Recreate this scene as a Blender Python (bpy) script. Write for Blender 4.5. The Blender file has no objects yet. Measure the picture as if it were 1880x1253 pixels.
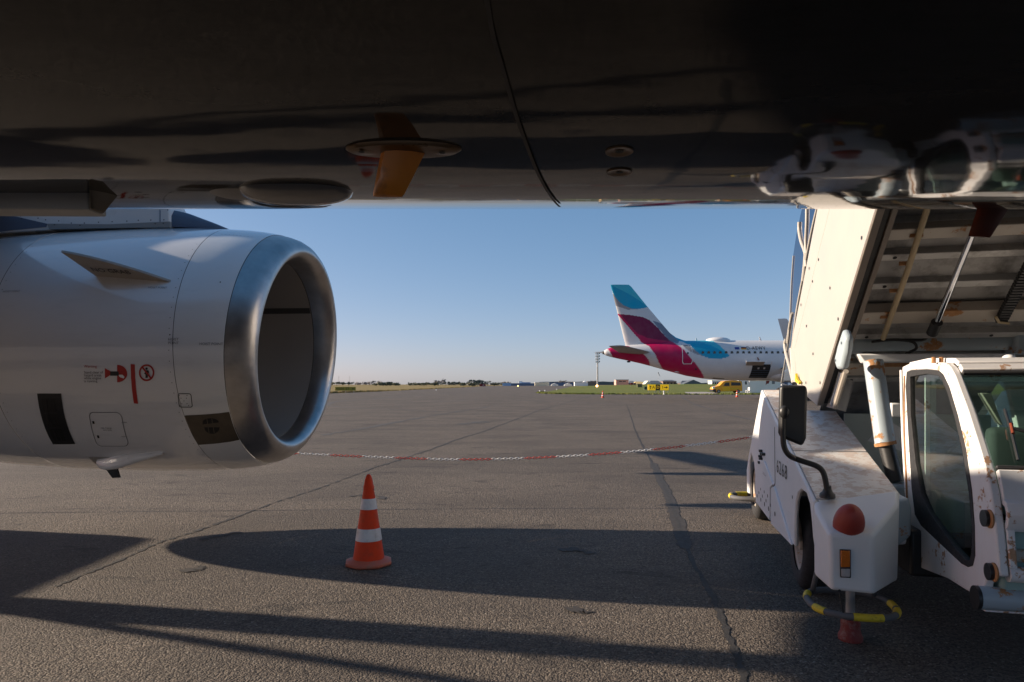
import bpy, bmesh, math, random
from mathutils import Vector, Matrix
random.seed(7)
R = math.radians
SC = bpy.context.scene
COL = SC.collection
# ------------------------------------------------------------------ camera, light, exposure
FPX, CX, CY, CH = 1253.0, 940.0, 706.0, 1.5       # focal length in photo pixels, horizon row, eye height
cam_d = bpy.data.cameras.new('camera'); cam_d.sensor_width = 36; cam_d.lens = 24.0
cam_d.shift_y = 0.0423; cam_d.clip_start = 0.05; cam_d.clip_end = 9000
cam = bpy.data.objects.new('camera', cam_d); COL.objects.link(cam)
cam.location = (0, 0, CH); cam.rotation_euler = (R(90), 0, 0); SC.camera = cam
SUN_EL, SUN_AZ = R(17.3), R(11.0)                    # azimuth: from -X turned towards +Y
sdir = Vector((-math.cos(SUN_AZ)*math.cos(SUN_EL), math.sin(SUN_AZ)*math.cos(SUN_EL), math.sin(SUN_EL)))
W = bpy.data.worlds.new('World'); SC.world = W; W.use_nodes = True
wn = W.node_tree.nodes; wl = W.node_tree.links
sky = wn.new('ShaderNodeTexSky'); sky.sky_type = 'NISHITA'; sky.sun_disc = False
sky.sun_elevation = SUN_EL; sky.sun_rotation = math.atan2(sdir.x, sdir.y)
sky.air_density = 0.7; sky.dust_density = 0.55; sky.ozone_density = 1.0; sky.altitude = 0
bg = wn['Background']; bg.inputs['Strength'].default_value = 0.100
# the same per-channel curve over the whole sky: a hazy spring afternoon is flatter than the clear-air model
sepc = wn.new('ShaderNodeSeparateColor'); comc = wn.new('ShaderNodeCombineColor'); wl.new(sky.outputs[0], sepc.inputs[0])
for ch_, (g_, k_) in enumerate(((.95, .638), (.68, .942), (.60, 1.29))):
    pw = wn.new('ShaderNodeMath'); pw.operation = 'POWER'; pw.inputs[1].default_value = g_; wl.new(sepc.outputs[ch_], pw.inputs[0])
    ml = wn.new('ShaderNodeMath'); ml.operation = 'MULTIPLY'; ml.inputs[1].default_value = k_; wl.new(pw.outputs[0], ml.inputs[0]); wl.new(ml.outputs[0], comc.inputs[ch_])
wl.new(comc.outputs[0], bg.inputs['Color'])
sun_d = bpy.data.lights.new('sun', 'SUN'); sun_d.energy = 5.0; sun_d.angle = R(0.55); sun_d.color = (1.0, 0.84, 0.66)
sun = bpy.data.objects.new('sun', sun_d); COL.objects.link(sun)
sun.rotation_euler = sdir.to_track_quat('Z', 'Y').to_euler(); sun.location = (-20, 3, 12)
SC.view_settings.view_transform = 'Standard'; SC.view_settings.look = 'None'
SC.view_settings.gamma = 1; SC.view_settings.use_curve_mapping = False
SC.view_settings.exposure = 0.95

# ------------------------------------------------------------------ helpers
def ray(px, py): return Vector(((px-CX)/FPX, 1.0, (CY-py)/FPX))
def at(px, py, Y):
    r = ray(px, py); return Vector((r.x*Y, Y, CH + r.z*Y))
def gnd(px, py, z=0.0):
    r = ray(px, py); t = (z-CH)/r.z; return Vector((r.x*t, t, z))

def tag(o, label=None, cat=None, group=None, kind=None):
    if label: o['label'] = label
    if cat: o['category'] = cat
    if group: o['group'] = group
    if kind: o['kind'] = kind
    return o
def empty(name, loc, rz=0.0, label=None, cat=None, group=None):
    o = bpy.data.objects.new(name, None); COL.objects.link(o); o.location = loc; o.rotation_euler = (0, 0, rz)
    o.empty_display_size = 0.2
    return tag(o, label, cat, group)

class MB:
    """collects geometry; build() links it as one mesh object"""
    def __init__(s, origin=(0, 0, 0)): s.v = []; s.f = []; s.o = Vector(origin); s.col = None
    def add(s, verts, faces):
        n = len(s.v); s.v += [Vector(v) - s.o for v in verts]; s.f += [tuple(i+n for i in f) for f in faces]; return s
    def box(s, lo, hi, M=None):
        x0, y0, z0 = lo; x1, y1, z1 = hi
        vs = [(x0,y0,z0),(x1,y0,z0),(x1,y1,z0),(x0,y1,z0),(x0,y0,z1),(x1,y0,z1),(x1,y1,z1),(x0,y1,z1)]
        if M: vs = [M @ Vector(v) for v in vs]
        return s.add(vs, [(0,3,2,1),(4,5,6,7),(0,1,5,4),(1,2,6,5),(2,3,7,6),(3,0,4,7)])
    def hexa(s, a, b):          # two quads (4 points each) joined
        return s.add(list(a)+list(b), [(3,2,1,0),(4,5,6,7),(0,1,5,4),(1,2,6,5),(2,3,7,6),(3,0,4,7)])
    def prism(s, pts, d):       # polygon of 3D points extruded by vector d
        n = len(pts); d = Vector(d); a = [Vector(p) for p in pts]
        return s.add(a+[p+d for p in a], [tuple(range(n-1,-1,-1)), tuple(range(n, 2*n))]+[(i,(i+1)%n,n+(i+1)%n,n+i) for i in range(n)])
    def tube(s, pts, r, seg=10, closed=False, caps=True):
        pts = [Vector(p) for p in pts]; n = len(pts); rs = r if isinstance(r, (list, tuple)) else [r]*n
        rings = []; up = None
        for i, p in enumerate(pts):
            if closed: t = pts[(i+1)%n]-pts[i-1]
            else: t = pts[min(i+1,n-1)]-pts[max(i-1,0)]
            t.normalize()
            if up is None:
                up = Vector((0,0,1)) if abs(t.z) < .9 else Vector((1,0,0))
            u = (up - t*up.dot(t)).normalized(); w = t.cross(u); up = u
            rings.append([p + (u*math.cos(a)+w*math.sin(a))*rs[i] for a in [2*math.pi*k/seg for k in range(seg)]])
        vs = [v for rg in rings for v in rg]; fs = []
        for i in range(n if closed else n-1):
            j = (i+1) % n
            for k in range(seg):
                fs.append((i*seg+k, i*seg+(k+1)%seg, j*seg+(k+1)%seg, j*seg+k))
        if caps and not closed:
            fs.append(tuple(range(seg-1,-1,-1))); fs.append(tuple((n-1)*seg+k for k in range(seg)))
        return s.add(vs, fs)
    def loft(s, rings, closed=True, caps=True):
        m = len(rings[0]); vs = [v for rg in rings for v in rg]; fs = []
        for i in range(len(rings)-1):
            for k in range(m if closed else m-1):
                fs.append((i*m+k, i*m+(k+1)%m, (i+1)*m+(k+1)%m, (i+1)*m+k))
        if caps: fs.append(tuple(range(m-1,-1,-1))); fs.append(tuple((len(rings)-1)*m+k for k in range(m)))
        return s.add(vs, fs)
    def lathe(s, prof, c, ax, seg=32, caps=False):   # prof [(along, radius)]
        ax = Vector(ax).normalized(); u = ax.orthogonal().normalized(); w = ax.cross(u); c = Vector(c)
        rings = [[c+ax*a+(u*math.cos(2*math.pi*k/seg)+w*math.sin(2*math.pi*k/seg))*r for k in range(seg)] for a, r in prof]
        return s.loft(rings, True, caps)
    def disc(s, c, nrm, r, seg=14, ry=None, up=(0,0,1)):
        nrm = Vector(nrm).normalized(); u = Vector(up); u = (u-nrm*u.dot(nrm)).normalized(); w = nrm.cross(u); c = Vector(c); ry = ry or r
        return s.add([c+w*math.cos(2*math.pi*k/seg)*r+u*math.sin(2*math.pi*k/seg)*ry for k in range(seg)], [tuple(range(seg))])
    def ellipsoid(s, c, rx, ry, rz, M=None, seg=20, rows=10, half=False):
        vs = []; fs = []; c = Vector(c)
        for i in range(rows+1):
            ph = math.pi*i/rows*(0.5 if half else 1)
            for k in range(seg):
                a = 2*math.pi*k/seg
                v = Vector((rx*math.sin(ph)*math.cos(a), ry*math.sin(ph)*math.sin(a), rz*math.cos(ph)))
                vs.append(c+(M @ v if M else v))
        for i in range(rows):
            for k in range(seg):
                fs.append((i*seg+k, (i+1)*seg+k, (i+1)*seg+(k+1)%seg, i*seg+(k+1)%seg))
        return s.add(vs, fs)
    def build(s, name, m, parent=None, smooth=None, bevel=0, bseg=2, label=None, loc=None):
        me = bpy.data.meshes.new(name); me.from_pydata([tuple(v) for v in s.v], [], s.f)
        bm = bmesh.new(); bm.from_mesh(me); bmesh.ops.remove_doubles(bm, verts=bm.verts, dist=1e-6)
        bmesh.ops.recalc_face_normals(bm, faces=bm.faces); bm.to_mesh(me); bm.free()
        if m: me.materials.append(m)
        if smooth is not None:
            me.polygons.foreach_set('use_smooth', [True]*len(me.polygons)); me.set_sharp_from_angle(angle=R(smooth))
        o = bpy.data.objects.new(name, me); COL.objects.link(o)
        if parent: o.parent = parent
        if loc is not None: o.location = loc
        if bevel:
            b = o.modifiers.new('bevel', 'BEVEL'); b.width = bevel; b.segments = bseg; b.limit_method = 'ANGLE'; b.angle_limit = R(30)
            me.polygons.foreach_set('use_smooth', [True]*len(me.polygons)); me.set_sharp_from_angle(angle=R(50)) if smooth is None else None
        if label: o['label'] = label
        return o

def plate(name, outer, holes, d, m, parent=None, bevel=0):
    """flat plate of 3D outline with holes, extruded by vector d"""
    bm = bmesh.new(); ed = []
    for lp in [outer]+list(holes):
        vs = [bm.verts.new(p) for p in lp]
        ed += [bm.edges.new((vs[i], vs[(i+1) % len(vs)])) for i in range(len(vs))]
    bmesh.ops.triangle_fill(bm, edges=ed, use_beauty=True, use_dissolve=False)
    g = bmesh.ops.extrude_face_region(bm, geom=list(bm.faces))
    bmesh.ops.translate(bm, verts=[x for x in g['geom'] if isinstance(x, bmesh.types.BMVert)], vec=Vector(d))
    bmesh.ops.recalc_face_normals(bm, faces=bm.faces)
    me = bpy.data.meshes.new(name); bm.to_mesh(me); bm.free(); me.materials.append(m)
    o = bpy.data.objects.new(name, me); COL.objects.link(o)
    if parent: o.parent = parent
    if bevel:
        b = o.modifiers.new('bevel', 'BEVEL'); b.width = bevel; b.segments = 2; b.limit_method = 'ANGLE'; b.angle_limit = R(40)
        me.polygons.foreach_set('use_smooth', [True]*len(me.polygons)); me.set_sharp_from_angle(angle=R(50))
    return o

def text_geo(body, size, align='CENTER', spacing=1.0, bold=0.0):
    """flat lettering as (verts [(u, v)], faces)"""
    cu = bpy.data.curves.new('lettering', 'FONT'); cu.body = body; cu.size = size; cu.align_x = align; cu.align_y = 'CENTER'
    cu.offset = bold; cu.resolution_u = 2; cu.space_character = spacing
    ob = bpy.data.objects.new('lettering', cu); COL.objects.link(ob)
    dg = bpy.context.evaluated_depsgraph_get(); ev = ob.evaluated_get(dg); me = ev.to_mesh()
    vs = [(v.co.x, v.co.y) for v in me.vertices]; fs = [tuple(p.vertices) for p in me.polygons]
    ev.to_mesh_clear(); bpy.data.objects.remove(ob); bpy.data.curves.remove(cu)
    return vs, fs

def inpoly(x, y, P):
    c = False; n = len(P); j = n-1
    for i in range(n):
        xi, yi = P[i]; xj, yj = P[j]
        if (yi > y) != (yj > y) and x < (xj-xi)*(y-yi)/(yj-yi)+xi: c = not c
        j = i
    return c
def smooth_poly(P, n=6):
    """Catmull-Rom rounding of an open polyline"""
    out = []; m = len(P)
    for i in range(m-1):
        p0, p1, p2, p3 = P[max(i-1,0)], P[i], P[i+1], P[min(i+2,m-1)]
        for k in range(n):
            t = k/n
            out.append(tuple(.5*((2*b)+(-a+c)*t+(2*a-5*b+4*c-d)*t*t+(-a+3*b-3*c+d)*t**3) for a, b, c, d in zip(p0, p1, p2, p3)))
    out.append(tuple(P[-1])); return out

# ------------------------------------------------------------------ materials
def nodes_of(name):
    m = bpy.data.materials.new(name); m.use_nodes = True; nt = m.node_tree
    return m, nt.nodes, nt.links, nt.nodes['Principled BSDF']
def mixc(N, L, fac, a, b):
    x = N.new('ShaderNodeMix'); x.data_type = 'RGBA'
    for sock, val in ((x.inputs[0], fac), (x.inputs[6], a), (x.inputs[7], b)):
        if hasattr(val, 'links'): L.new(val, sock)
        elif isinstance(val, (int, float)): sock.default_value = val
        else: sock.default_value = (*val, 1)
    return x.outputs[2]
def noise(N, L, scale, detail=4, rough=.55, stretch=None, src='Object', dist=0.0):
    tc = N.new('ShaderNodeTexCoord'); n = N.new('ShaderNodeTexNoise'); n.inputs['Scale'].default_value = scale
    n.inputs['Detail'].default_value = detail; n.inputs['Roughness'].default_value = rough; n.inputs['Distortion'].default_value = dist
    if stretch:
        mp = N.new('ShaderNodeMapping'); mp.inputs['Scale'].default_value = stretch
        L.new(tc.outputs[src], mp.inputs[0]); L.new(mp.outputs[0], n.inputs['Vector'])
    else: L.new(tc.outputs[src], n.inputs['Vector'])
    return n.outputs['Fac']
def ramp(N, L, fac, a, b, lo=0.0, hi=1.0):
    r = N.new('ShaderNodeMapRange'); r.inputs[1].default_value = a; r.inputs[2].default_value = b
    r.inputs[3].default_value = lo; r.inputs[4].default_value = hi; L.new(fac, r.inputs[0]); return r.outputs[0]
def mul(N, L, a, b, op='MULTIPLY'):
    x = N.new('ShaderNodeMath'); x.operation = op
    for i, v in enumerate((a, b)):
        if hasattr(v, 'links'): L.new(v, x.inputs[i])
        else: x.inputs[i].default_value = v
    return x.outputs[0]
def simple(name, col, rough=.5, metal=0.0, var=.12, vs=6.0, bump=0.0, bs=60.0, coat=0.0, dirt=None, emit=None, spec=.5):
    m, N, L, B = nodes_of(name)
    B.inputs['Roughness'].default_value = rough; B.inputs['Metallic'].default_value = metal
    B.inputs['Coat Weight'].default_value = coat; B.inputs['Coat Roughness'].default_value = .05
    B.inputs['Specular IOR Level'].default_value = spec
    n = noise(N, L, vs)
    c = mixc(N, L, n, tuple(x*(1-var) for x in col), tuple(min(1, x*(1+var)) for x in col))
    if dirt:
        d = ramp(N, L, noise(N, L, dirt[1], 6, .65), .5, .72, 0, dirt[2]); c = mixc(N, L, d, c, dirt[0])
    L.new(c, B.inputs['Base Color'])
    L.new(ramp(N, L, noise(N, L, vs*2.3), .2, .8, max(.02, rough*.8), min(1, rough*1.2)), B.inputs['Roughness'])
    if bump:
        b = N.new('ShaderNodeBump'); b.inputs['Strength'].default_value = bump; b.inputs['Distance'].default_value = .01
        L.new(noise(N, L, bs), b.inputs['Height']); L.new(b.outputs[0], B.inputs['Normal'])
    if emit:
        B.inputs['Emission Color'].default_value = (*emit[0], 1); B.inputs['Emission Strength'].default_value = emit[1]
    return m
def rusty(name, col, amount=.5, scale=9.0, top=False, rough=.42, fine=.5, stretch=None, op=1.0):
    """chalky vehicle paint with rust showing through; top=True rusts faces that look up"""
    m, N, L, B = nodes_of(name)
    base = mixc(N, L, noise(N, L, 3.0, 5), tuple(x*.88 for x in col), col)
    big = noise(N, L, scale*.35, 3, .5); sm = noise(N, L, scale, 8, .72, stretch)
    mix = mul(N, L, mul(N, L, big, .55), mul(N, L, sm, .6), 'ADD')
    mask = ramp(N, L, mix, .665-.12*amount, .695-.115*amount)
    if top:
        g = N.new('ShaderNodeNewGeometry'); sp = N.new('ShaderNodeSeparateXYZ'); L.new(g.outputs['Normal'], sp.inputs[0])
        mask = mul(N, L, mask, ramp(N, L, sp.outputs[2], .35, .8, .04, 1))
    stain = ramp(N, L, noise(N, L, scale*.6, 6, .7, (1, 1, .35)), .5, .8, 0, .45*min(1, amount+.3))
    base = mixc(N, L, stain, base, tuple(a*b for a, b in zip(col, (.66, .52, .42))))
    rc = mixc(N, L, noise(N, L, 45, 5), (.24, .095, .030), (.50, .27, .12))
    c = mixc(N, L, mul(N, L, mask, op), base, rc); L.new(c, B.inputs['Base Color'])
    L.new(ramp(N, L, mask, 0, 1, rough, .85), B.inputs['Roughness'])
    b = N.new('ShaderNodeBump'); b.inputs['Strength'].default_value = .25; b.inputs['Distance'].default_value = .004
    L.new(mul(N, L, sm, mask), b.inputs['Height']); L.new(b.outputs[0], B.inputs['Normal'])
    return m
def glassy(name, col=(.75, .88, .82), alpha_like=.85, rough=.02):
    """thin pane: clear with a reflecting face"""
    m, N, L, B = nodes_of(name); N.remove(B); out = N['Material Output']
    tr = N.new('ShaderNodeBsdfTransparent'); tr.inputs[0].default_value = (*[c*alpha_like for c in col], 1)
    gl = N.new('ShaderNodeBsdfGlossy'); gl.inputs['Roughness'].default_value = rough
    fr = N.new('ShaderNodeFresnel'); fr.inputs[0].default_value = 1.6; geo = N.new('ShaderNodeNewGeometry')
    mx = N.new('ShaderNodeMixShader'); L.new(mul(N, L, ramp(N, L, fr.outputs[0], 0, 1, .15, 1), mul(N, L, 1.0, geo.outputs['Backfacing'], 'SUBTRACT')), mx.inputs[0])
    L.new(tr.outputs[0], mx.inputs[1]); L.new(gl.outputs[0], mx.inputs[2]); L.new(mx.outputs[0], out.inputs[0]); return m

def tarmac_mat():
    m, N, L, B = nodes_of('tarmac')
    big = noise(N, L, .05, 5, .6); mid = noise(N, L, .9, 6, .65, (1, 1.6, 1)); fine = noise(N, L, 260, 3, .6)
    tc = N.new('ShaderNodeTexCoord')
    vo = N.new('ShaderNodeTexVoronoi'); vo.inputs['Scale'].default_value = 95; L.new(tc.outputs['Object'], vo.inputs['Vector'])
    vo2 = N.new('ShaderNodeTexVoronoi'); vo2.inputs['Scale'].default_value = 42; L.new(tc.outputs['Object'], vo2.inputs['Vector'])
    sep = N.new('ShaderNodeSeparateColor'); L.new(vo.outputs['Color'], sep.inputs[0])
    base = mixc(N, L, ramp(N, L, big, .3, .7), (.070, .057, .048), (.098, .080, .067))
    base = mixc(N, L, ramp(N, L, mid, .40, .70, 0, .75), base, (.054, .044, .038))
    stone = mixc(N, L, ramp(N, L, sep.outputs[0], 0, 1), (.020, .016, .014), (.235, .190, .150))
    c = mixc(N, L, .74, base, stone)
    spark = ramp(N, L, sep.outputs[1], .965, .985, 0, .6); c = mixc(N, L, spark, c, (.42, .38, .33))
    # weathering in broad patches, repairs and oil spots
    wash = ramp(N, L, noise(N, L, .30, 6, .62, (1, 1.8, 1), dist=.4), .40, .66, 0, .62); c = mixc(N, L, wash, c, (.048, .040, .035))
    pale = ramp(N, L, noise(N, L, .16, 5, .6, (1.5, 1, 1)), .50, .72, 0, .35); c = mixc(N, L, pale, c, (.135, .112, .094))
    spot = ramp(N, L, noise(N, L, .9, 7, .72, (1, 2.4, 1), dist=.8), .575, .66, 0, .7); c = mixc(N, L, spot, c, (.026, .022, .020))
    L.new(c, B.inputs['Base Color']); B.inputs['Roughness'].default_value = .82; B.inputs['Specular IOR Level'].default_value = .35
    h = mul(N, L, mul(N, L, vo.outputs['Distance'], -1.0), mul(N, L, vo2.outputs['Distance'], -.8), 'ADD')
    h = mul(N, L, h, mul(N, L, fine, .35), 'ADD')
    b = N.new('ShaderNodeBump'); b.inputs['Strength'].default_value = 1.0; b.inputs['Distance'].default_value = .009
    L.new(h, b.inputs['Height']); L.new(b.outputs[0], B.inputs['Normal']); return m
def grass_mat(name, a, b, c):
    m, N, L, B = nodes_of(name)
    x = mixc(N, L, ramp(N, L, noise(N, L, .12, 6, .65, (1, .5, 1)), .35, .65), a, b)
    x = mixc(N, L, ramp(N, L, noise(N, L, 1.3, 6, .7, (1, .4, 1)), .45, .75, 0, .8), x, c)
    L.new(x, B.inputs['Base Color']); B.inputs['Roughness'].default_value = .95; B.inputs['Specular IOR Level'].default_value = .1
    bp = N.new('ShaderNodeBump'); bp.inputs['Distance'].default_value = .1; bp.inputs['Strength'].default_value = .8
    L.new(noise(N, L, 5, 5), bp.inputs['Height']); L.new(bp.outputs[0], B.inputs['Normal']); return m

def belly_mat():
    m, N, L, B = nodes_of('belly_shade')
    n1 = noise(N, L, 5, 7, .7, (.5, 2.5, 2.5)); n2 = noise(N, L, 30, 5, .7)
    c = mixc(N, L, ramp(N, L, n1, .35, .7), (.040, .037, .034), (.024, .022, .019))  # near-black tones carry the shade under a pale-painted fuselage
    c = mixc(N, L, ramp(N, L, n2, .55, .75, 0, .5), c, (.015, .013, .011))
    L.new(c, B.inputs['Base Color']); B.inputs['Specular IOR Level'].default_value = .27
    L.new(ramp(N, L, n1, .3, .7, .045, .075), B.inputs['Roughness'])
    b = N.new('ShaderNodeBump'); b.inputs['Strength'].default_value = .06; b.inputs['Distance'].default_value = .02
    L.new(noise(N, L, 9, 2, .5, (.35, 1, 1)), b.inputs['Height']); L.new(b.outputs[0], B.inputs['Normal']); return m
def nacelle_mat(name, col, spec=.5, rough=.22):
    m, N, L, B = nodes_of(name)
    c = mixc(N, L, noise(N, L, 2.5, 6, .6, (.6, 1.5, 1.5)), tuple(x*.9 for x in col), col)
    d = ramp(N, L, noise(N, L, 7, 7, .7, (.35, 2, 2)), .55, .85, 0, .35); c = mixc(N, L, d, c, tuple(x*.66 for x in col))
    L.new(c, B.inputs['Base Color']); B.inputs['Roughness'].default_value = rough; B.inputs['Specular IOR Level'].default_value = spec
    B.inputs['Coat Weight'].default_value = 1.0; B.inputs['Coat Roughness'].default_value = .035; B.inputs['Coat IOR'].default_value = 1.6; return m
def lip_mat():
    m, N, L, B = nodes_of('brushed_lip_metal')
    n = noise(N, L, 3.2, 6, .65); n2 = noise(N, L, 90, 2, .5, (.2, 1, 1))
    c = mixc(N, L, ramp(N, L, n, .3, .7), (.42, .41, .405), (.66, .645, .63)); L.new(c, B.inputs['Base Color'])
    B.inputs['Metallic'].default_value = 1
    L.new(ramp(N, L, mul(N, L, n, mul(N, L, n2, .2), 'ADD'), .3, .9, .27, .42), B.inputs['Roughness']); return m
def vcol_mat(name, rough=.25):
    m, N, L, B = nodes_of(name)
    a = N.new('ShaderNodeVertexColor'); a.layer_name = 'livery'
    c = mixc(N, L, ramp(N, L, noise(N, L, 1.5, 5), .3, .8, 0, .12), a.outputs[0], (.3, .28, .27)); L.new(c, B.inputs['Base Color'])
    B.inputs['Roughness'].default_value = .35; B.inputs['Specular IOR Level'].default_value = .25; return m

M = {}
M['tarmac'] = tarmac_mat()
M['crack'] = simple('crack_filler', (.032, .029, .027), .8, var=.3, vs=8, bump=.5, bs=50)
M['skid'] = simple('tyre_mark', (.060, .053, .049), .8, var=.25, vs=3)
M['crackstain'] = simple('crack_stain', (.040, .034, .031), .8, var=.3, vs=8)
M['lawn'] = grass_mat('lawn_grass', (.11, .15, .035), (.16, .17, .05), (.22, .19, .07))
M['field'] = grass_mat('field_grass', (.24, .19, .085), (.29, .21, .10), (.17, .16, .06))
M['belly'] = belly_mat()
M['nac'] = nacelle_mat('nacelle_white', (.86, .86, .87)); M['nac2'] = nacelle_mat('inlet_cowl_grey', (.84, .85, .85), .9, .32)
M['lip'] = lip_mat()
M['liner'] = simple('inlet_liner', (.30, .27, .245), .55, var=.08, vs=2)
M['dark'] = simple('dark_void', (.012, .012, .012), .6)
M['seam'] = simple('seam_sealant', (.05, .044, .04), .6)
M['black'] = simple('black_print', (.02, .02, .02), .5)
M['grey_print'] = simple('grey_print', (.16, .16, .17), .5)
M['red_print'] = simple('red_print', (.45, .02, .015), .45)
M['whitep'] = simple('white_aircraft_paint', (.74, .73, .72), .28, var=.05, vs=1, coat=.4)
M['greyp'] = simple('grey_aircraft_paint', (.30, .29, .28), .45, var=.1)
M['strake'] = simple('strake_grey', (.40, .37, .335), .5, var=.08)
M['bluegrey'] = simple('pylon_nose_grey', (.10, .13, .19), .4, var=.12)
M['baremetal'] = simple('bare_brown_metal', (.12, .10, .075), .42, .5, var=.25, vs=12)
M['amber'] = simple('orange_mast_resin', (.56, .17, .010), .35, var=.28, vs=18, coat=.3, dirt=((.10, .05, .02), 30, .7))
M['redbrown'] = simple('red_brown_mast_resin', (.17, .035, .012), .4, var=.2, vs=20)
M['gold'] = simple('oval_base_plate', (.13, .075, .035), .3, .3, var=.3, vs=20)
M['steel'] = simple('steel', (.45, .45, .45), .3, 1.0, var=.15)
M['chrome'] = simple('chrome_rod', (.62, .63, .66), .12, 1.0, var=.05)
M['rubber'] = simple('rubber', (.022, .022, .024), .75, var=.3, vs=20, bump=.2)
M['blackpl'] = simple('black_plastic', (.020, .020, .021), .42, var=.2, bump=.05)
M['truck'] = rusty('truck_paint', (.76, .765, .77), -.6, 22)
M['trucktop'] = rusty('truck_hood_paint', (.74, .715, .685), .82, 34, top=True, stretch=(.7, 1.2, 1), op=.36)
M['cabpaint'] = rusty('cab_paint', (.76, .75, .745), .06, 26, op=.9)
M['rust'] = rusty('rusty_edge', (.40, .30, .22), 2.2, 20)
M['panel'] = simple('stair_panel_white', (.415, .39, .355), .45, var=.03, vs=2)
M['rim'] = simple('brown_edge_profile', (.20, .165, .135), .55, var=.15)
M['alu'] = simple('dull_aluminium', (.33, .32, .31), .5, .2, var=.2, vs=7, dirt=((.05, .04, .03), 6, .7))
M['steplip'] = simple('step_lip_lit_aluminium', (.52, .51, .49), .45, .15, var=.15, vs=8, dirt=((.10, .08, .06), 8, .6))  # paler than the risers: the lit look of the strips is in the colour
M['alulight'] = rusty('cream_beam_paint', (.46, .41, .35), .12, 12)
M['bluesteel'] = rusty('pale_blue_steel', (.38, .45, .495), .10, 14)
M['strap'] = simple('cream_plastic_rail', (.42, .33, .20), .6, var=.2)
M['yellow'] = simple('yellow_tape', (.62, .46, .02), .6, var=.2, vs=40, dirt=((.06, .05, .03), 40, .6))
M['greyhose'] = simple('grey_hose', (.10, .10, .105), .7, var=.15)
M['redfoot'] = simple('red_jack_foot', (.17, .016, .012), .6, var=.3, vs=20, dirt=((.25, .22, .2), 25, .6))
M['reddome'] = simple('red_lens', (.30, .040, .028), .5, var=.08, vs=8)
M['amberlens'] = simple('amber_lens', (.52, .13, .01), .25, var=.2, vs=60)
M['clearlens'] = simple('clear_lens', (.42, .40, .40), .25, var=.3, vs=60)
M['glass'] = glassy('cab_glass', (.80, .90, .865), .95); M['glassb'] = glassy('balustrade_glass', (.50, .62, .80), .72)
M['teal'] = simple('teal_console', (.26, .38, .35), .5, var=.1)
M['lining'] = simple('pale_cab_lining', (.50, .55, .53), .7, var=.06)
M['seat'] = simple('dark_seat', (.10, .115, .115), .8)
M['cone'] = simple('orange_cone', (.68, .052, .010), .5, var=.14, vs=9, dirt=((.34, .07, .03), 14, .5), spec=.25)
M['conebase'] = simple('faded_cone_base', (.46, .12, .07), .6, var=.15, dirt=((.25, .16, .12), 18, .6))
M['reflector'] = simple('reflective_white', (.62, .62, .64), .35, var=.1, vs=12, dirt=((.35, .33, .3), 20, .5))
M['chainred'] = simple('red_chain_plastic', (.52, .04, .03), .5); M['chainwhite'] = simple('white_chain_plastic', (.75, .74, .72), .5)
M['signyellow'] = simple('sign_yellow', (.80, .50, .005), .5, var=.03, emit=((.9, .52, .01), .22)); M['signblack'] = simple('sign_black', (.02, .015, .012), .5)  # slight glow added to the yellow, lifting the shaded sign face
M['signdark'] = simple('dark_sign_yellow', (.33, .27, .02), .6); M['signred'] = simple('sign_red', (.20, .02, .015), .6)  # sign yellow darkened in its colour for a backlit face
M['vanpaint'] = simple('van_yellow', (.92, .38, .006), .3, var=.04, coat=.4); M['vanpanel'] = simple('van_bright_yellow', (.95, .50, .008), .3, var=.03)
M['winglass'] = simple('dark_window', (.025, .03, .035), .08, var=.2)
M['galv'] = simple('galvanised_steel', (.30, .30, .30), .5, .3, var=.2)
M['bark'] = simple('bark', (.10, .075, .05), .9)
M['leafa'] = simple('leaf_olive', (.12, .12, .07), .9, var=.35, vs=.5); M['leafb'] = simple('leaf_dark', (.085, .10, .085), .9, var=.35, vs=.5)  # tree tones lightened, distance haze mixed into the colour
M['twig'] = simple('bare_twigs', (.22, .19, .17), .95, var=.3, vs=.5)
for nm, c in dict(brick=(.42, .17, .13), cream=(.74, .66, .50), white=(.82, .81, .79), bluewall=(.24, .42, .70), navy=(.10, .16, .28),
                  tealwall=(.18, .40, .44), brownwall=(.28, .19, .14), roofdark=(.11, .125, .145), roofgrey=(.20, .21, .23), pinkwall=(.66, .33, .27),  # house tones lifted and roofs blued to carry distance haze
                  ochre=(.60, .44, .18), darkgreen=(.02, .05, .03), concrete=(.36, .32, .29), eublue=(.03, .06, .28), gold2=(.75, .50, .03), flagred=(.50, .02, .02)).items():
    M[nm] = simple(nm, c, .7, var=.1, vs=.6)

# ------------------------------------------------------------------ setting: ground
def sheet(name, pts, m, z, kind='structure'):
    b = MB(); b.add([(p[0], p[1], z) for p in pts], [tuple(range(len(pts)))]); return tag(b.build(name, m), kind=kind)
sheet('ground', [(-4000, -500), (4000, -500), (4000, 5500), (-4000, 5500)], M['field'], -0.012)
apron = [(-400, -200), (400, -200), (400, 99.5), (60, 99.2)]
apron += [(40, 99), (22, 99.5), (12, 101.5), (7, 105), (5, 111), (4.6, 118), (5.2, 126), (8, 148), (14, 200), (33, 376), (52, 560), (60, 660),
          (-40, 660), (-24, 540), (-22, 470), (-25, 300), (-27.7, 144), (-30, 117), (-32, 95), (-60, 80), (-400, 78)]
sheet('apron', apron, M['tarmac'], 0.0)
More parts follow.
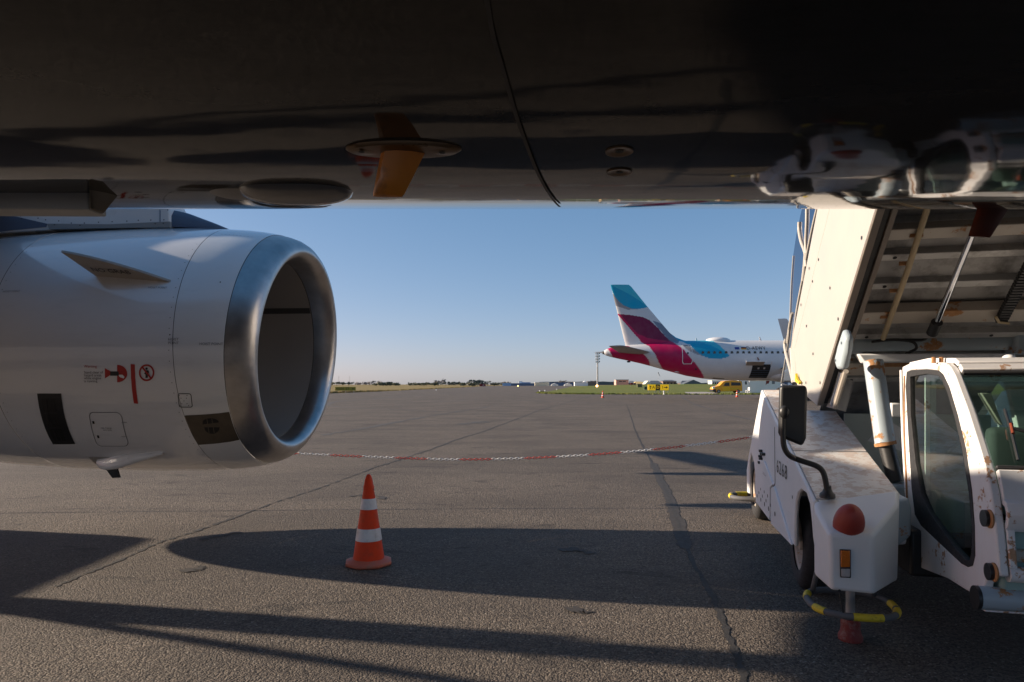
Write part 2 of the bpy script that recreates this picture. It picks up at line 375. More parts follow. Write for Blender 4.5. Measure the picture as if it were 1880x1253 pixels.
# lawn on the right: rises to a low bank in front of the houses
b = MB(); xs = [0, .04, .1, .2, .35, .55, .8, 1]; rows = []
left = [(99.2, 40), (99.6, 22), (101.6, 12), (105, 7), (111, 5), (118, 4.6), (126, 5.2), (148, 8), (200, 14), (270, 22), (330, 28.5), (376, 33)]
for (Y, x0) in left:
    z = .012 + 1.62*max(0, min(1, (Y-150)/180.))**1.3*(1 if Y <= 335 else .4)
    rows.append([(x0+.0+t*(420-x0), Y, z*min(1, .25+t*9)) for t in xs])
for i in range(len(rows)): b.v += [Vector(p) for p in rows[i]]
n = len(xs)
for i in range(len(rows)-1):
    for k in range(n-1): b.f.append((i*n+k, i*n+k+1, (i+1)*n+k+1, (i+1)*n+k))
tag(b.build('lawn', M['lawn'], smooth=60), kind='structure')
# small bare concrete patch at the edge of the lawn
sheet('concrete_patch', [gnd(1262, 723.4), gnd(1300, 724), gnd(1322, 722.6), gnd(1296, 720.2), gnd(1256, 720.4)], M['concrete'], .035)
# seams, cracks and tyre marks of the apron
def strip(name, pix, w, m, z=.004, jit=.25, n=10, world=False):
    P = [(p[0], p[1]) if world else tuple(gnd(*p))[:2] for p in pix]; P = smooth_poly(P, n); rnd = random.Random(len(pix)*31+int(w*1000))
    b = MB(); L_ = []; Rr = []
    off = 0
    for i, p in enumerate(P):
        q0 = P[max(i-1, 0)]; q1 = P[min(i+1, len(P)-1)]; d = Vector((q1[0]-q0[0], q1[1]-q0[1])); 
        if d.length < 1e-6: d = Vector((1, 0))
        d.normalize(); nrm = Vector((-d.y, d.x)); off = off*.8 + rnd.uniform(-1, 1)*w*jit*.55; ww = w*rnd.uniform(1-jit*1.6, 1+jit*1.6)*.5
        if i in (0, len(P)-1): ww *= .1
        c = Vector(p)+nrm*off; L_.append((*(c+nrm*ww), z)); Rr.append((*(c-nrm*ww), z))
    m_ = len(P); b.add(L_+Rr, [(i, i+1, m_+i+1, m_+i) for i in range(m_-1)]); return tag(b.build(name, m), kind='structure')
strip('seam_crack', [(1150, 742), (1158, 765), (1170, 800), (1190, 838), (1208, 870), (1217, 890), (1232, 925), (1246, 965), (1262, 1010), (1290, 1065), (1313, 1110), (1338, 1170), (1356, 1215), (1372, 1300)], .040, M['crack'], n=14, jit=.28)
strip('seam_crack', [(1200, 850), (1214, 885), (1228, 915), (1240, 948), (1252, 985), (1262, 1008)], .13, M['crackstain'], .0035, n=14, jit=.16)
strip('seam_crack', [(1085, 727), (1040, 740), (1000, 751), (970, 762), (925, 779), (880, 795), (845, 806), (800, 822), (740, 843), (690, 858)], .06, M['crack'], n=14, jit=.5)
strip('seam_crack', [(690, 858), (620, 885), (560, 905), (500, 925), (440, 948), (380, 968), (330, 985), (280, 1002), (180, 1045), (100, 1078)], .030, M['crack'], n=14, jit=.6)
for px in ([(372, 993), (395, 986), (420, 981), (440, 977)], [(645, 913), (660, 910), (690, 911), (708, 917)], [(345, 1052), (362, 1045), (372, 1040)], [(1050, 1126), (1070, 1122), (1082, 1126)], [(1035, 1014), (1062, 1010), (1085, 1018)]):
    strip('pothole', px, .085, M['crackstain'], .006, n=8, jit=.6)
strip('tyre_mark', [(600, 745), (615, 738), (680, 733), (760, 727), (850, 721), (900, 717)], .55, M['skid'], .005, jit=.1)
strip('tyre_mark', [(600, 745), (640, 749), (720, 752), (820, 757), (930, 760)], .30, M['skid'], .0052, jit=.1)
strip('tyre_mark', [(590, 800), (680, 785), (760, 770), (830, 758), (900, 747)], .25, M['skid'], .0054, jit=.4)
strip('tyre_mark', [(800, 738), (900, 734), (1000, 737), (1130, 742), (1250, 744)], .5, M['skid'], .0056, jit=.3)
strip('tyre_mark', [(845, 780), (870, 777), (905, 774)], .55, M['skid'], .0058, jit=.5)
strip('tyre_mark', [(1250, 727), (1270, 740), (1330, 760), (1400, 775)], .2, M['skid'], .006, jit=.4)

# ------------------------------------------------------------------ near airliner
FY, FZ, FR = 0.92, 3.775, 1.975
jet = empty('airliner', (-9, FY, 0), label='large white airliner overhead, dark belly and bare-metal engine inlet in the foreground', cat='airliner')
JO = jet.location.copy()
def J(): return MB(JO)
def belly(px, py, off=0.0):
    """point of the fuselage underside seen at a photo position"""
    r = ray(px, py); o = Vector((0, 0, CH))
    a = r.y**2+r.z**2; bb = 2*((o.y-FY)*r.y+(o.z-FZ)*r.z); c = (o.y-FY)**2+(o.z-FZ)**2-FR**2
    D = bb*bb-4*a*c; t = (-bb-math.sqrt(max(D, 0)))/(2*a)
    p = o+r*t; nrm = Vector((0, p.y-FY, p.z-FZ)).normalized(); return p+nrm*off, nrm
# fuselage, nose at +X
prof = [(9.0, .03, -.55), (8.85, .35, -.52), (8.4, .78, -.42), (7.6, 1.22, -.28), (6.6, 1.60, -.14), (5.4, 1.86, -.05), (4.2, 1.965, 0), (3.2, FR, 0), (1.2, FR, 0), (0, FR, 0), (-1.2, FR, 0), (-5, FR, 0), (-9, FR, 0), (-14, FR, 0),
        (-18, 1.86, .14), (-21, 1.58, .42), (-24, 1.15, .85), (-27, .55, 1.30), (-28.5, .2, 1.5)]
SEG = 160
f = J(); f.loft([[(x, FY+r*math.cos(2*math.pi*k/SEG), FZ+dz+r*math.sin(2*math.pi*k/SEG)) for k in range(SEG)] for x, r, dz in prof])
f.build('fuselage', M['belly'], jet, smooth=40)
# belly details
def orth(n, d=(1, 0, 0)):
    d = Vector(d); u = (d-n*d.dot(n)).normalized(); return u, n.cross(u)
s = J(); cr = smooth_poly([(893, -10), (905, 60), (925, 130), (945, 200), (962, 250), (985, 310), (1003, 345), (1018, 367), (1028, 377.3)], 6); A_ = []; B_ = []
for i, (x, y) in enumerate(cr):
    p, nn = belly(x, y, .003); u, w = orth(nn); A_.append(p+u*.0022); B_.append(p-u*.0022)
s.add(A_+B_, [(i, i+1, len(cr)+i+1, len(cr)+i) for i in range(len(cr)-1)]); s.build('skin_seam', M['seam'], jet)
def mast(name_px, base_px, m, name='drain_mast', oval=True, rx=.118, ry=.03):
    pass
# drain mast with its oval base
pb, nb = belly(741, 273); u, w = orth(nb)
bp = J(); N_ = 40
for (r_, h_) in ((1, .0), (.97, .010), (.86, .013)): pass
bp.loft([[pb+u*(.074*r_*math.cos(2*math.pi*k/N_))+w*(.026*r_*math.sin(2*math.pi*k/N_))+nb*h_ for k in range(N_)] for r_, h_ in ((1, -.004), (1, .0015), (.93, .0045), (.5, .0055), (.02, .0055))], True, False)
bp.build('mast_base', M['gold'], jet, smooth=40)
dark = J()
for (x, y) in ((664, 270), (812, 272)):
    p, nn = belly(x, y, .0065); dark.disc(p, nn, .004, up=(1, 0, 0))
dark.build('mast_bolt', M['dark'], jet)
def blade(top_l, top_r, bot_r, bot_l, Yt, Yb, th, name, m):
    b = J(); T = [at(*top_l, Yt), at(*top_r, Yt)]; Bq = [at(*bot_r, Yb), at(*bot_l, Yb)]
    rings = []
    for t in (0, .33, .66, .94, 1.0):
        l = T[0].lerp(Bq[1], t); r = T[1].lerp(Bq[0], t); k = th*(1-.45*t)*(1 if t < 1 else .5)
        if t == 1: l = l+(r-l)*.03; r = r+(l-r)*.03
        rings.append([l+(r-l)*s_+Vector((0, 1, 0))*k*tt for s_, tt in ((0, 0), (.12, -.8), (.4, -1), (.75, -.7), (1, 0), (.75, .7), (.4, 1), (.12, .8))])
    b.loft(rings); return b.build(name, m, jet, smooth=45)
blade((703, 262), (787, 268), (740, 362), (684, 361), pb.y, pb.y+.012, .012, 'drain_mast', M['amber'])
blade((1800, 366), (1862, 366), (1818, 437), (1777, 434), 1.50, 1.515, .014, 'drain_mast', M['redbrown']).__setitem__('label', 'red-brown drain mast hanging at the far edge')
# two drain fittings
for (x, y) in ((1137, 278), (1137, 316)):
    p, nn = belly(x, y); d = J(); d.lathe([(-.003, .018), (.0015, .018), (.0015, .013), (.0004, .011), (.0004, .001)], p, nn, 24); o = d.build('drain_port', M['gold'], jet, smooth=35)
    h = J(); h.disc(p+nn*.001, nn, .0055, 14, up=(1, 0, 0)); h.build('drain_hole', M['dark'], o)
# bulged fairing
p0, n0 = belly(545, 352); u, w = orth(n0)
b = J(); rings = []
for t in [i/18 for i in range(19)]:
    s_ = -1+2*t; k = math.sqrt(max(0, 1-abs(s_)**2.6)); rings.append([p0+u*(.092*s_)+w*(.055*k*math.cos(a))+n0*(-.004+.026*k*math.sin(a)) for a in [math.pi*j/14 for j in range(15)]])
b.loft(rings, False, False); M['fair'] = simple('fairing_grey', (.20, .19, .18), .16, var=.1, coat=.6); M['lipgrey'] = simple('fairing_light_grey', (.46, .45, .43), .45, var=.12, vs=10)
b.build('antenna_fairing', M['fair'], jet, smooth=60)
p0, n0 = belly(448, 357); b = J(); rings = []
for t in [i/18 for i in range(19)]:
    s_ = -1+2*t; k = math.sqrt(max(0, 1-abs(s_)**2.6)); rings.append([p0+u*(.055*s_)+w*(.05*k*math.cos(a))+n0*(-.004+.010*k*math.sin(a)) for a in [math.pi*j/14 for j in range(15)]])
b.loft(rings, False, False); b.build('antenna_plinth', M['greyp'], jet, smooth=60)
# wing-body fairing lip with its end web, far left
Yl = 1.10
b = J(); b.prism([at(-140, 335, Yl), at(163, 335, Yl), at(163, 385, Yl), at(-140, 384, Yl)], (0, .05, 0)); b.build('fairing_lip', M['lipgrey'], jet, bevel=.003)
b = J(); b.prism([at(164, 298, Yl-.06), at(178, 304, Yl-.02), at(206, 342, Yl), at(170, 386, Yl), at(163, 384, Yl)], (0, .03, 0)); b.build('fairing_web', M['baremetal'], jet, bevel=.003)
b = J(); b.tube([at(-140, 334, Yl-.012), at(100, 334, Yl-.012), at(165, 335, Yl-.012), at(215, 337, Yl-.005)], .004, 8); b.build('fairing_seal', M['dark'], jet, smooth=50)
b = J(); [b.disc(*belly(x, y, .002), .012 if x < 240 else .007, 10, ry=.002 if x < 240 else .003, up=(0, 1, 0)) for x, y in ((212, 362), (254, 356), (268, 361))]; b.build('belly_stencil', M['black'], jet)

# wings, pylon, gear
def wing(side):
    b = J(); rings = []
    for (yy, le, te, z, th) in ((1.2, -1.6, -7.1, 2.60, .80), (3.2, -3.4, -8.2, 2.85, .58), (5.4, -4.8, -8.2, 3.15, .42), (6.6, -5.2, -7.0, 3.28, .42), (11, -5.6, -6.9, 3.55, .33), (16.8, -8.8, -10.1, 4.05, .18)):  # chord trimmed short to place the wing's shadow on the apron
        c = le-te; ring = []
        for t, k in ((0, 0), (.03, .35), (.12, .8), (.3, 1), (.6, .7), (.85, .3), (1, .02)): ring.append((le-c*t, FY+side*yy, z+th*.55*k))
        for t, k in ((.85, -.12), (.6, -.45), (.3, -.7), (.12, -.55), (.03, -.25)): ring.append((le-c*t, FY+side*yy, z+th*.55*k))
        rings.append(ring)
    b.loft(rings); return b.build('wing', M['greyp'], jet, smooth=40)
wing(1); wing(-1)
for yy in (9.5, 12.6):
    for sd in (1, -1):
        b = J(); b.ellipsoid((-7.0-.25*(yy>10), FY+sd*yy, 2.9+.05*yy-.10), 1.35, .16, .20); b.build('flap_track_fairing', M['greyp'], jet, smooth=60)
for sd in (1, -1):    # main landing gear
    GX, GY = -8.9, FY+sd*4.75; g = J(); g.tube([(GX, GY, .58), (GX, GY, 1.6)], .075, 14); g.tube([(GX, GY, 1.5), (GX, GY, 3.4)], .14, 14); leg = g.build('main_gear_leg', M['whitep'], jet, smooth=40)
    st = J(); st.tube([(GX, GY, 1.62), (GX, GY-sd*.85, 3.35)], .055, 10); st.build('side_stay', M['whitep'], leg, smooth=40)
    for dy in (-.46, .46):
        w_ = J(); w_.lathe([(-.2, .36), (-.21, .5), (-.14, .57), (0, .585), (.14, .57), (.21, .5), (.2, .36)], (GX, GY+dy, .585), (0, 1, 0), 28); w_.build('tyre', M['rubber'], leg, smooth=50)
        w_ = J(); w_.lathe([(-.17, .01), (-.17, .34), (.17, .34), (.17, .01)], (GX, GY+dy, .585), (0, 1, 0), 20); w_.build('wheel_hub', M['steel'], leg, smooth=40)
    d_ = J(); d_.box((GX-.45, GY+sd*.15, 1.7), (GX+.15, GY+sd*.18, 2.95)); d_.build('gear_door', M['whitep'], leg, bevel=.02)
g = J(); g.tube([(4.2, FY, .4), (4.2, FY, 2.2)], .07, 12); ng = g.build('nose_gear_leg', M['whitep'], jet, smooth=40)
for dy in (-.25, .25):
    w_ = J(); w_.lathe([(-.1, .01), (-.11, .3), (-.06, .37), (.06, .37), (.11, .3), (.1, .01)], (4.2, FY+dy, .375), (0, 1, 0), 24); w_.build('tyre', M['rubber'], ng, smooth=50)
b = J(); b.loft([[(x0, FY-.15*k, z), (x0-.5*(x0-x1), FY-.2*k, z), (x1, FY, z), (x0-.5*(x0-x1), FY+.2*k, z)] for x0, x1, z, k in ((-19.5, -26.5, 5.3, 1), (-25.6, -28.4, 11.7, .5))]); b.build('tail_fin', M['whitep'], jet, smooth=40)
for sd in (1, -1):
    b = J(); b.loft([[(x0, FY+sd*y, z), ((x0+x1)/2, FY+sd*y, z+.12), (x1, FY+sd*y, z), ((x0+x1)/2, FY+sd*y, z-.12)] for x0, x1, y, z in ((-23.5, -26.6, .5, 4.9), (-26.6, -28, 6.2, 5.4))]); b.build('tailplane', M['whitep'], jet, smooth=40)

# ------------------------------------------------------------------ engine nacelle
TOE = R(5.1); EC = Vector((-2.048, 6.67, 1.835)); EF = Vector((math.cos(TOE), -math.sin(TOE), 0)); ES = Vector((-math.sin(TOE), -math.cos(TOE), 0)); EZ = Vector((0, 0, 1))
NP = [(0, .950), (.012, .985), (.04, 1.022), (.09, 1.058), (.15, 1.083), (.21, 1.102), (.30, 1.125), (.45, 1.148), (.62, 1.163), (.9, 1.178), (1.3, 1.186), (1.8, 1.182), (2.23, 1.172), (2.8, 1.145), (3.3, 1.09), (3.9, .98)]
RAKE = .085
def nr(a):
    for (a0, r0), (a1, r1) in zip(NP, NP[1:]):
        if a <= a1: t = (a-a0)/(a1-a0); return r0+(r1-r0)*t
    return NP[-1][1]
def npt(a, th, off=0.0, r=None):
    rr = (nr(a) if r is None else r)+off; rk = RAKE*max(0, 1-a/.62)
    return EC - EF*a + EF*rk*rr*math.cos(th) + (EZ*math.cos(th)+ES*math.sin(th))*rr
def nhit(px, py):
    """(axial, angle) of the cowl surface seen at a photo position"""
    r = ray(px, py); t = 5.0
    while t < 7.5:
        p = Vector((0, 0, CH))+r*t; d = p-EC; z = d.z; sd = d.dot(ES); a = -d.dot(EF); rr = math.hypot(z, sd)
        a2 = a
        for _ in range(3): a2 = a+RAKE*max(0, 1-max(a2, 0)/.62)*z
        if a2 > 0 and rr <= nr(a2): return a2, math.atan2(sd, z)
        t += .002
    d = Vector((0, 0, CH))+r*6.3-EC; return -d.dot(EF), math.atan2(d.dot(ES), d.z)
NS = 128
def nring(a0, a1, name, m, parent, steps=None, off=0.0, th0=0, th1=2*math.pi, n=NS):
    A = [a0]+[a for a, _ in NP if a0 < a < a1]+[a1]; b = J(); full = abs(th1-th0-2*math.pi) < 1e-6
    b.loft([[npt(a, th0+(th1-th0)*k/(n if full else n-1), off) for k in range(n)] for a in A], full, False); return b.build(name, m, parent, smooth=50)
eng = nring(.62, 2.23, 'engine_nacelle', M['nac'], jet)
nring(2.236, 3.9, 'reverser_cowl', M['nac'], eng)
nring(.214, .615, 'inlet_cowl', M['nac2'], eng)
b = J(); INN = [(.21, 1.100), (.15, 1.083), (.09, 1.058), (.04, 1.022), (.012, .985), (0, .950), (.006, .925), (.02, .905), (.05, .885), (.10, .870), (.16, .862), (.22, .858)]
b.loft([[npt(a, 2*math.pi*k/NS, r=r) for k in range(NS)] for a, r in INN], True, False); b.build('inlet_lip', M['lip'], eng, smooth=60)
b = J(); b.loft([[npt(a, 2*math.pi*k/NS, r=r) for k in range(NS)] for a, r in [(.226, .857), (.5, .862), (1.0, .875)]], True, False); b.build('inlet_liner', M['liner'], eng, smooth=60)
b = J(); b.loft([[npt(a, 2*math.pi*k/NS, r=r) for k in range(NS)] for a, r in [(.218, .868), (.218, .862), (.230, .862), (.230, .868)]], True, False); b.build('liner_gap', M['seam'], eng, smooth=30)
for a_, r_ in ((.617, .012), (2.233, .012)):
    b = J(); b.loft([[npt(a, 2*math.pi*k/NS, -r_) for k in range(NS)] for a in (a_-.03, a_+.03)], True, False); b.build('cowl_gap', M['seam'], eng, smooth=30)
b = J(); b.loft([[npt(a, 2*math.pi*k/NS, -.008) for k in range(NS)] for a in (.205, .22)], True, False); b.build('lip_gap', M['seam'], eng, smooth=30)
# dark splice strip across the liner, far side
b = J(); b.loft([[npt(a, R(t), r=.856+.0*a) for t in (-59.5, -55)] for a in (.232, .5, .97)], False, False); b.build('liner_splice', M['seam'], eng)
# fan
b = J(); b.lathe([(0, .87), (.01, .3), (.02, .01)], EC-EF*.98, EF, 48); b.build('fan_disc', M['dark'], eng, smooth=40)
b = J(); b.lathe([(-.05, .28), (.1, .22), (.25, .13), (.38, .01)], EC-EF*.95, EF, 32); b.build('spinner', M['blackpl'], eng, smooth=60)
b = J()
for k in range(36):
    a = 2*math.pi*k/36; rad = EZ*math.cos(a)+ES*math.sin(a); tan = EZ*-math.sin(a)+ES*math.cos(a); c = EC-EF*.92
    b.add([c+rad*.25-tan*.03-EF*.04, c+rad*.25+tan*.03+EF*.03, c+rad*.86+tan*.075+EF*.01, c+rad*.86-tan*.075-EF*.04], [(0, 1, 2, 3)])
b.build('fan_blade', M['steel'], eng)
b = J(); b.lathe([(-3.3, .62), (-4.1, .60), (-4.8, .42), (-4.8, .36), (-4.4, .30), (-5.3, .04)], EC, EF, 48); b.build('core_nozzle', M['baremetal'], eng, smooth=50)
def ndecal(name, polys, m, off=.004, parent=None):
    """polys: lists of photo positions drawn on the cowl"""
    b = J()
    for P in polys:
        q = [npt(*nhit(x, y), off) for x, y in P]; b.add(q, [tuple(range(len(q)))])
    return b.build(name, m, parent or eng)
def ntext(body, px, py, size, m, name='stencil', align='CENTER', off=.004, rot=0):
    a0, t0 = nhit(px, py); vs, fs = text_geo(body, size, align); r0 = nr(a0); b = J()
    b.add([npt(a0-(u*math.cos(rot)-v*math.sin(rot)), t0-(u*math.sin(rot)+v*math.cos(rot))/r0, off) for u, v in vs], fs); return b.build(name, m, eng)
def nstrip(name, P, w, m, off=.003, closed=False):
    """line drawn on the cowl through photo positions"""
    Q = [nhit(x, y) for x, y in P]
    if closed: Q = Q+[Q[0]]
    b = J(); X = []
    for i in range(len(Q)-1):
        for k in range(4): X.append(tuple(Q[i][j]+(Q[i+1][j]-Q[i][j])*k/4 for j in (0, 1)))
    X.append(Q[-1]); L_ = []; R_ = []
    for i, (a, t) in enumerate(X):
        p0, p1 = X[max(0, i-1)], X[min(len(X)-1, i+1)]; da = p1[0]-p0[0]; dt = (p1[1]-p0[1])*1.17; l = math.hypot(da, dt) or 1; na, nt_ = -dt/l, da/l
        L_.append(npt(a+na*w/2, t+nt_*w/2/1.17, off)); R_.append(npt(a-na*w/2, t-nt_*w/2/1.17, off))
    n_ = len(X); b.add(L_+R_, [(i, i+1, n_+i+1, n_+i) for i in range(n_-1)]); return b.build(name, m, eng)
# hoist point stencils and warning placard
ntext('HOIST POINT', 290, 529, .026, M['grey_print']); ntext('HOIST POINT', 22, 536, .026, M['grey_print']); ntext('HOIST\nPOINT', 319, 627, .030, M['grey_print'])
ntext('HOIST POINT', 388, 632, .030, M['grey_print'])
ntext('Warning', 155, 673, .032, M['red_print'], 'warning_text', 'LEFT')
for i, l in enumerate(('Stand clear of', 'hazard areas', 'while engine', 'is running')): ntext(l, 155, 684+i*5.3, .030, M['black'], 'warning_text', 'LEFT')
ndecal('hazard_pictogram', [[(193.5, 676), (204, 682), (204, 688.5), (193.5, 695)]], M['red_print'])
ndecal('hazard_pictogram', [[(203.5, 682), (218, 682), (219, 684), (219, 688), (218, 690), (203.5, 690)]], M['black'], .005)
arc = [(216, 670)]+[(216+18.5*math.sin(t), 686-16*math.cos(t)) for t in [math.pi*k/14 for k in range(15)]]+[(216, 702)]
ndecal('hazard_pictogram', [arc], M['red_print'])
ndecal('hazard_pictogram', [[(220, 688), (226, 688), (230, 692), (228, 695), (222, 693), (219, 690.5)]], M['nac2'], .006)
b = J()
bar_ = []
for y in range(669, 749, 8): bar_.append((244.5+((y-669)/79.)**2*7, y))
nstrip('red_limit_line', bar_, .036, M['red_print'])
cx, cy = 270, 684.5; rg = [(cx+14.2*math.sin(2*math.pi*k/28), cy-15.5*math.cos(2*math.pi*k/28)) for k in range(28)]; ri = [(cx+11.2*math.sin(2*math.pi*k/28), cy-12.3*math.cos(2*math.pi*k/28)) for k in range(28)]
ndecal('no_entry_ring', [[rg[k], rg[(k+1) % 28], ri[(k+1) % 28], ri[k]] for k in range(28)], M['red_print'])
ndecal('no_entry_ring', [[(261, 675), (263.5, 673), (279.5, 693.5), (277, 695.5)]], M['red_print'], .0065)
ndecal('person_pictogram', [[(268, 680), (273.5, 680), (274.5, 683), (273, 689), (272, 694), (268, 694), (268, 688), (265.5, 685.5), (266.5, 684.5)], [(270+2.2*math.sin(t), 677-2.2*math.cos(t)) for t in [2*math.pi*k/10 for k in range(10)]]], M['black'], .005)
# access panels
def rrect(x0, y0, x1, y1, r, skew=0.0, n=4):
    P = []
    for (cx_, cy_, a0) in ((x1-r, y0+r, -90), (x1-r, y1-r, 0), (x0+r, y1-r, 90), (x0+r, y0+r, 180)):
        for k in range(n+1):
            a = R(a0+90*k/n); x, y = cx_+r*math.cos(a), cy_+r*math.sin(a); P.append((x+skew*(y-y0), y))
    return P
nstrip('access_panel_seam', rrect(163, 757, 222, 819, 9, .25), .006, M['grey_print'], closed=True)
ndecal('panel_latch', [[(170, 773), (173.5, 773), (174.5, 778), (171, 778)], [(178.5, 799), (182, 799), (183.5, 804), (180, 804)]], M['black'])
ntext('OIL TANK\nACCESS', 197, 788, .022, M['grey_print'])
for y in (775.5, 801.5): ntext('MARK', 229, y, .018, M['grey_print'])
nstrip('access_panel_seam', rrect(327, 723, 351, 747.5, 3.5, .12), .007, M['black'], closed=True)
b = J()
for x, y in ((330, 726), (333, 731), (344, 726), (343, 731), (338.5, 736), (334.5, 741), (344, 741), (331.5, 745), (347, 744.5)): b.add([npt(a, t, .004) for a, t in [nhit(x+.9*math.cos(k*1.0472), y+.9*math.sin(k*1.0472)) for k in range(6)]], [tuple(range(6))])
b.build('panel_screw', M['black'], eng)
ndecal('bolt_head', [[(x+1.3*math.cos(k*.785), y+1.3*math.sin(k*.785)) for k in range(8)] for x, y in ((312.5, 615), (405, 519))], M['black'])
for i in range(9):
    a_, t_ = .30+.03*i, R(28); b = J(); p_ = npt(a_, t_, .003); b.disc(p_, (EZ*math.cos(t_)+ES*math.sin(t_)), .005, 8, up=(1, 0, 0)); b.build('cowl_fastener', M['grey_print'], eng)
for i in range(26):
    t_ = R(40+i*4.4)
    for a_ in (.650, 2.19): b = J(); b.disc(npt(a_, t_, .002), (EZ*math.cos(t_)+ES*math.sin(t_)), .0045, 6, up=(1, 0, 0)); b.build('cowl_fastener', M['grey_print'], eng)
# bare metal strip with a small oval grille
a0, t0 = nhit(318, 764); a1, t1 = nhit(405, 752); _, t2 = nhit(335, 813)
b = J(); A = [.217, .3, .45, .613]; b.loft([[npt(a, t1+(t2-t1)*k/10+.03, .003) for k in range(11)] for a in A], False, False); b.build('bare_metal_strip', M['baremetal'], eng, smooth=60)
ndecal('grille', [[(386+15*math.cos(t)+1.5, 775+7.5*math.sin(t) if math.sin(t) < 0 else 779) for t in [math.pi+math.pi*k/12 for k in range(13)]], [(388+14*math.cos(t)+2, 784+12*math.sin(t)) for t in [math.pi*k/12 for k in range(13)]]], M['dark'], .006)
ndecal('grille_bar', [[(380, 768), (381.5, 768), (385.5, 794), (384, 794)], [(389, 768), (390.5, 768), (395, 794), (393.5, 794)]], M['baremetal'], .008)
# louvred vent
V = [(69, 723), (113, 722.5), (118, 745), (127, 775), (139, 815), (98, 815.5), (84, 780), (74, 750)]
def npatch(name, C, m, off, nu=3, nv=12):
    q = [nhit(x, y) for x, y in C]; b = J(); rows = []
    for j in range(nv+1):
        v = j/nv; A = [q[0][i]+(q[3][i]-q[0][i])*v for i in (0, 1)]; B_ = [q[1][i]+(q[2][i]-q[1][i])*v for i in (0, 1)]
        rows.append([npt(A[0]+(B_[0]-A[0])*k/nu, A[1]+(B_[1]-A[1])*k/nu, off) for k in range(nu+1)])
    b.loft(rows, False, False); return b.build(name, m, eng)
npatch('louvre_vent', [(69, 722.5), (113, 722.5), (139, 815), (98, 815.5)], M['blackpl'], .004)
for C in ([(77, 732), (101, 732), (105, 756), (82, 757)], [(83, 760), (106, 759.5), (113, 783), (90, 784)], [(91, 787), (114, 786.5), (122, 808), (99.5, 808.5)]):
    npatch('louvre_opening', C, M['dark'], .006, 2, 5)
    for t in (.3, .66): npatch('louvre_slat', [(C[0][0]+(C[1][0]-C[0][0])*t, C[0][1]), (C[0][0]+(C[1][0]-C[0][0])*t+1.4, C[0][1]), (C[3][0]+(C[2][0]-C[3][0])*t+1.4, C[3][1]), (C[3][0]+(C[2][0]-C[3][0])*t, C[3][1])], M['blackpl'], .009, 1, 5)
# caution plate and drain fairing low on the cowl
npatch('caution_plate', [(163, 839), (250, 840), (247, 852), (176, 852)], M['strake'], .003); ntext('CAUTION', 212, 843, .028, M['red_print'], off=.006); ntext('HOT SURFACE KEEP CLEAR', 212, 848.5, .018, M['red_print'], off=.006)
ac, tc = nhit(300, 831); ad, td = nhit(236, 845); b = J(); rings = []
for i in range(13):
    t = i/12; a = ac+(ad-ac+.30)*t; th = tc+(td-tc)*1.15*t; k = max(.03, math.sin(math.pi*min(1, .06+t*.62))); h = (.02+.085*min(1, t*1.5))*(1 if t < .9 else .9-(t-.9)*4)
    c = npt(a, th, -.02); nn = (EZ*math.cos(th)+ES*math.sin(th)); tt = EZ*-math.sin(th)+ES*math.cos(th)
    rings.append([c+nn*(h+.02)*max(0, math.sin(x))+tt*(.075*k*(1-.55*t))*math.cos(x) for x in [math.pi*j/12 for j in range(13)]])
b.loft(rings, False, True); b.build('drain_fairing', M['whitep'], eng, smooth=60)
b = J(); b.prism([at(195, 862, 6.5), at(214, 862, 6.5), at(219, 877.5, 6.5), at(206, 878, 6.5)], (0, .03, 0)); b.build('drain_blade', M['black'], eng)
# strake "NO GRAB"
aA, tA = nhit(178, 506); aB, tB = nhit(317, 517)
def proj(p): return (CX+FPX*p.x/p.y, CY-FPX*(p.z-CH)/p.y)
best = None
for ia in range(60):
    for io in range(50):
        p = npt(aA-.1+ia*.012, tA, io*.012); x, y = proj(p); e = (x-112)**2+(y-461)**2
        if best is None or e < best[0]: best = (e, aA-.1+ia*.012, io*.012)
_, aT, oT = best; b = J(); low = []; up = []
for i in range(13):
    t = i/12; a = aA+(aB-aA)*t; th = tA+(tB-tA)*t; low.append(npt(a, th, -.01))
    up.append(npt(aT+(aB-aT)*t, tA+(tB-tA)*t, -.01+(oT+.01)*((1-t)+.55*t*(1-t))))
EN = (low[-1]-low[0]).cross(up[0]-low[0]).normalized()*.010
b.add([p+EN for p in low]+[p+EN for p in up]+[p-EN for p in low]+[p-EN for p in up], [(i, i+1, 13+i+1, 13+i) for i in range(12)]+[(26+i, 39+i, 39+i+1, 26+i+1) for i in range(12)]+[(13+i, 13+i+1, 39+i+1, 39+i) for i in range(12)]+[(0, 13, 39, 26)])
b.build('strake', M['strake'], eng, smooth=30)
vs, fs = text_geo('NO GRAB', .078); b = J(); ex = (low[-1]-low[0]).normalized(); en = EN.normalized(); en = en if en.dot(Vector((0, -1, 0))) > 0 else -en; ey = en.cross(ex); c0 = low[4]+(up[4]-low[4])*.42; ey = ey if ey.z > 0 else -ey
b.add([c0+ex*u_*1.0+ey*v_+en*.014 for u_, v_ in vs], fs); b.build('strake_lettering', M['black'], eng)
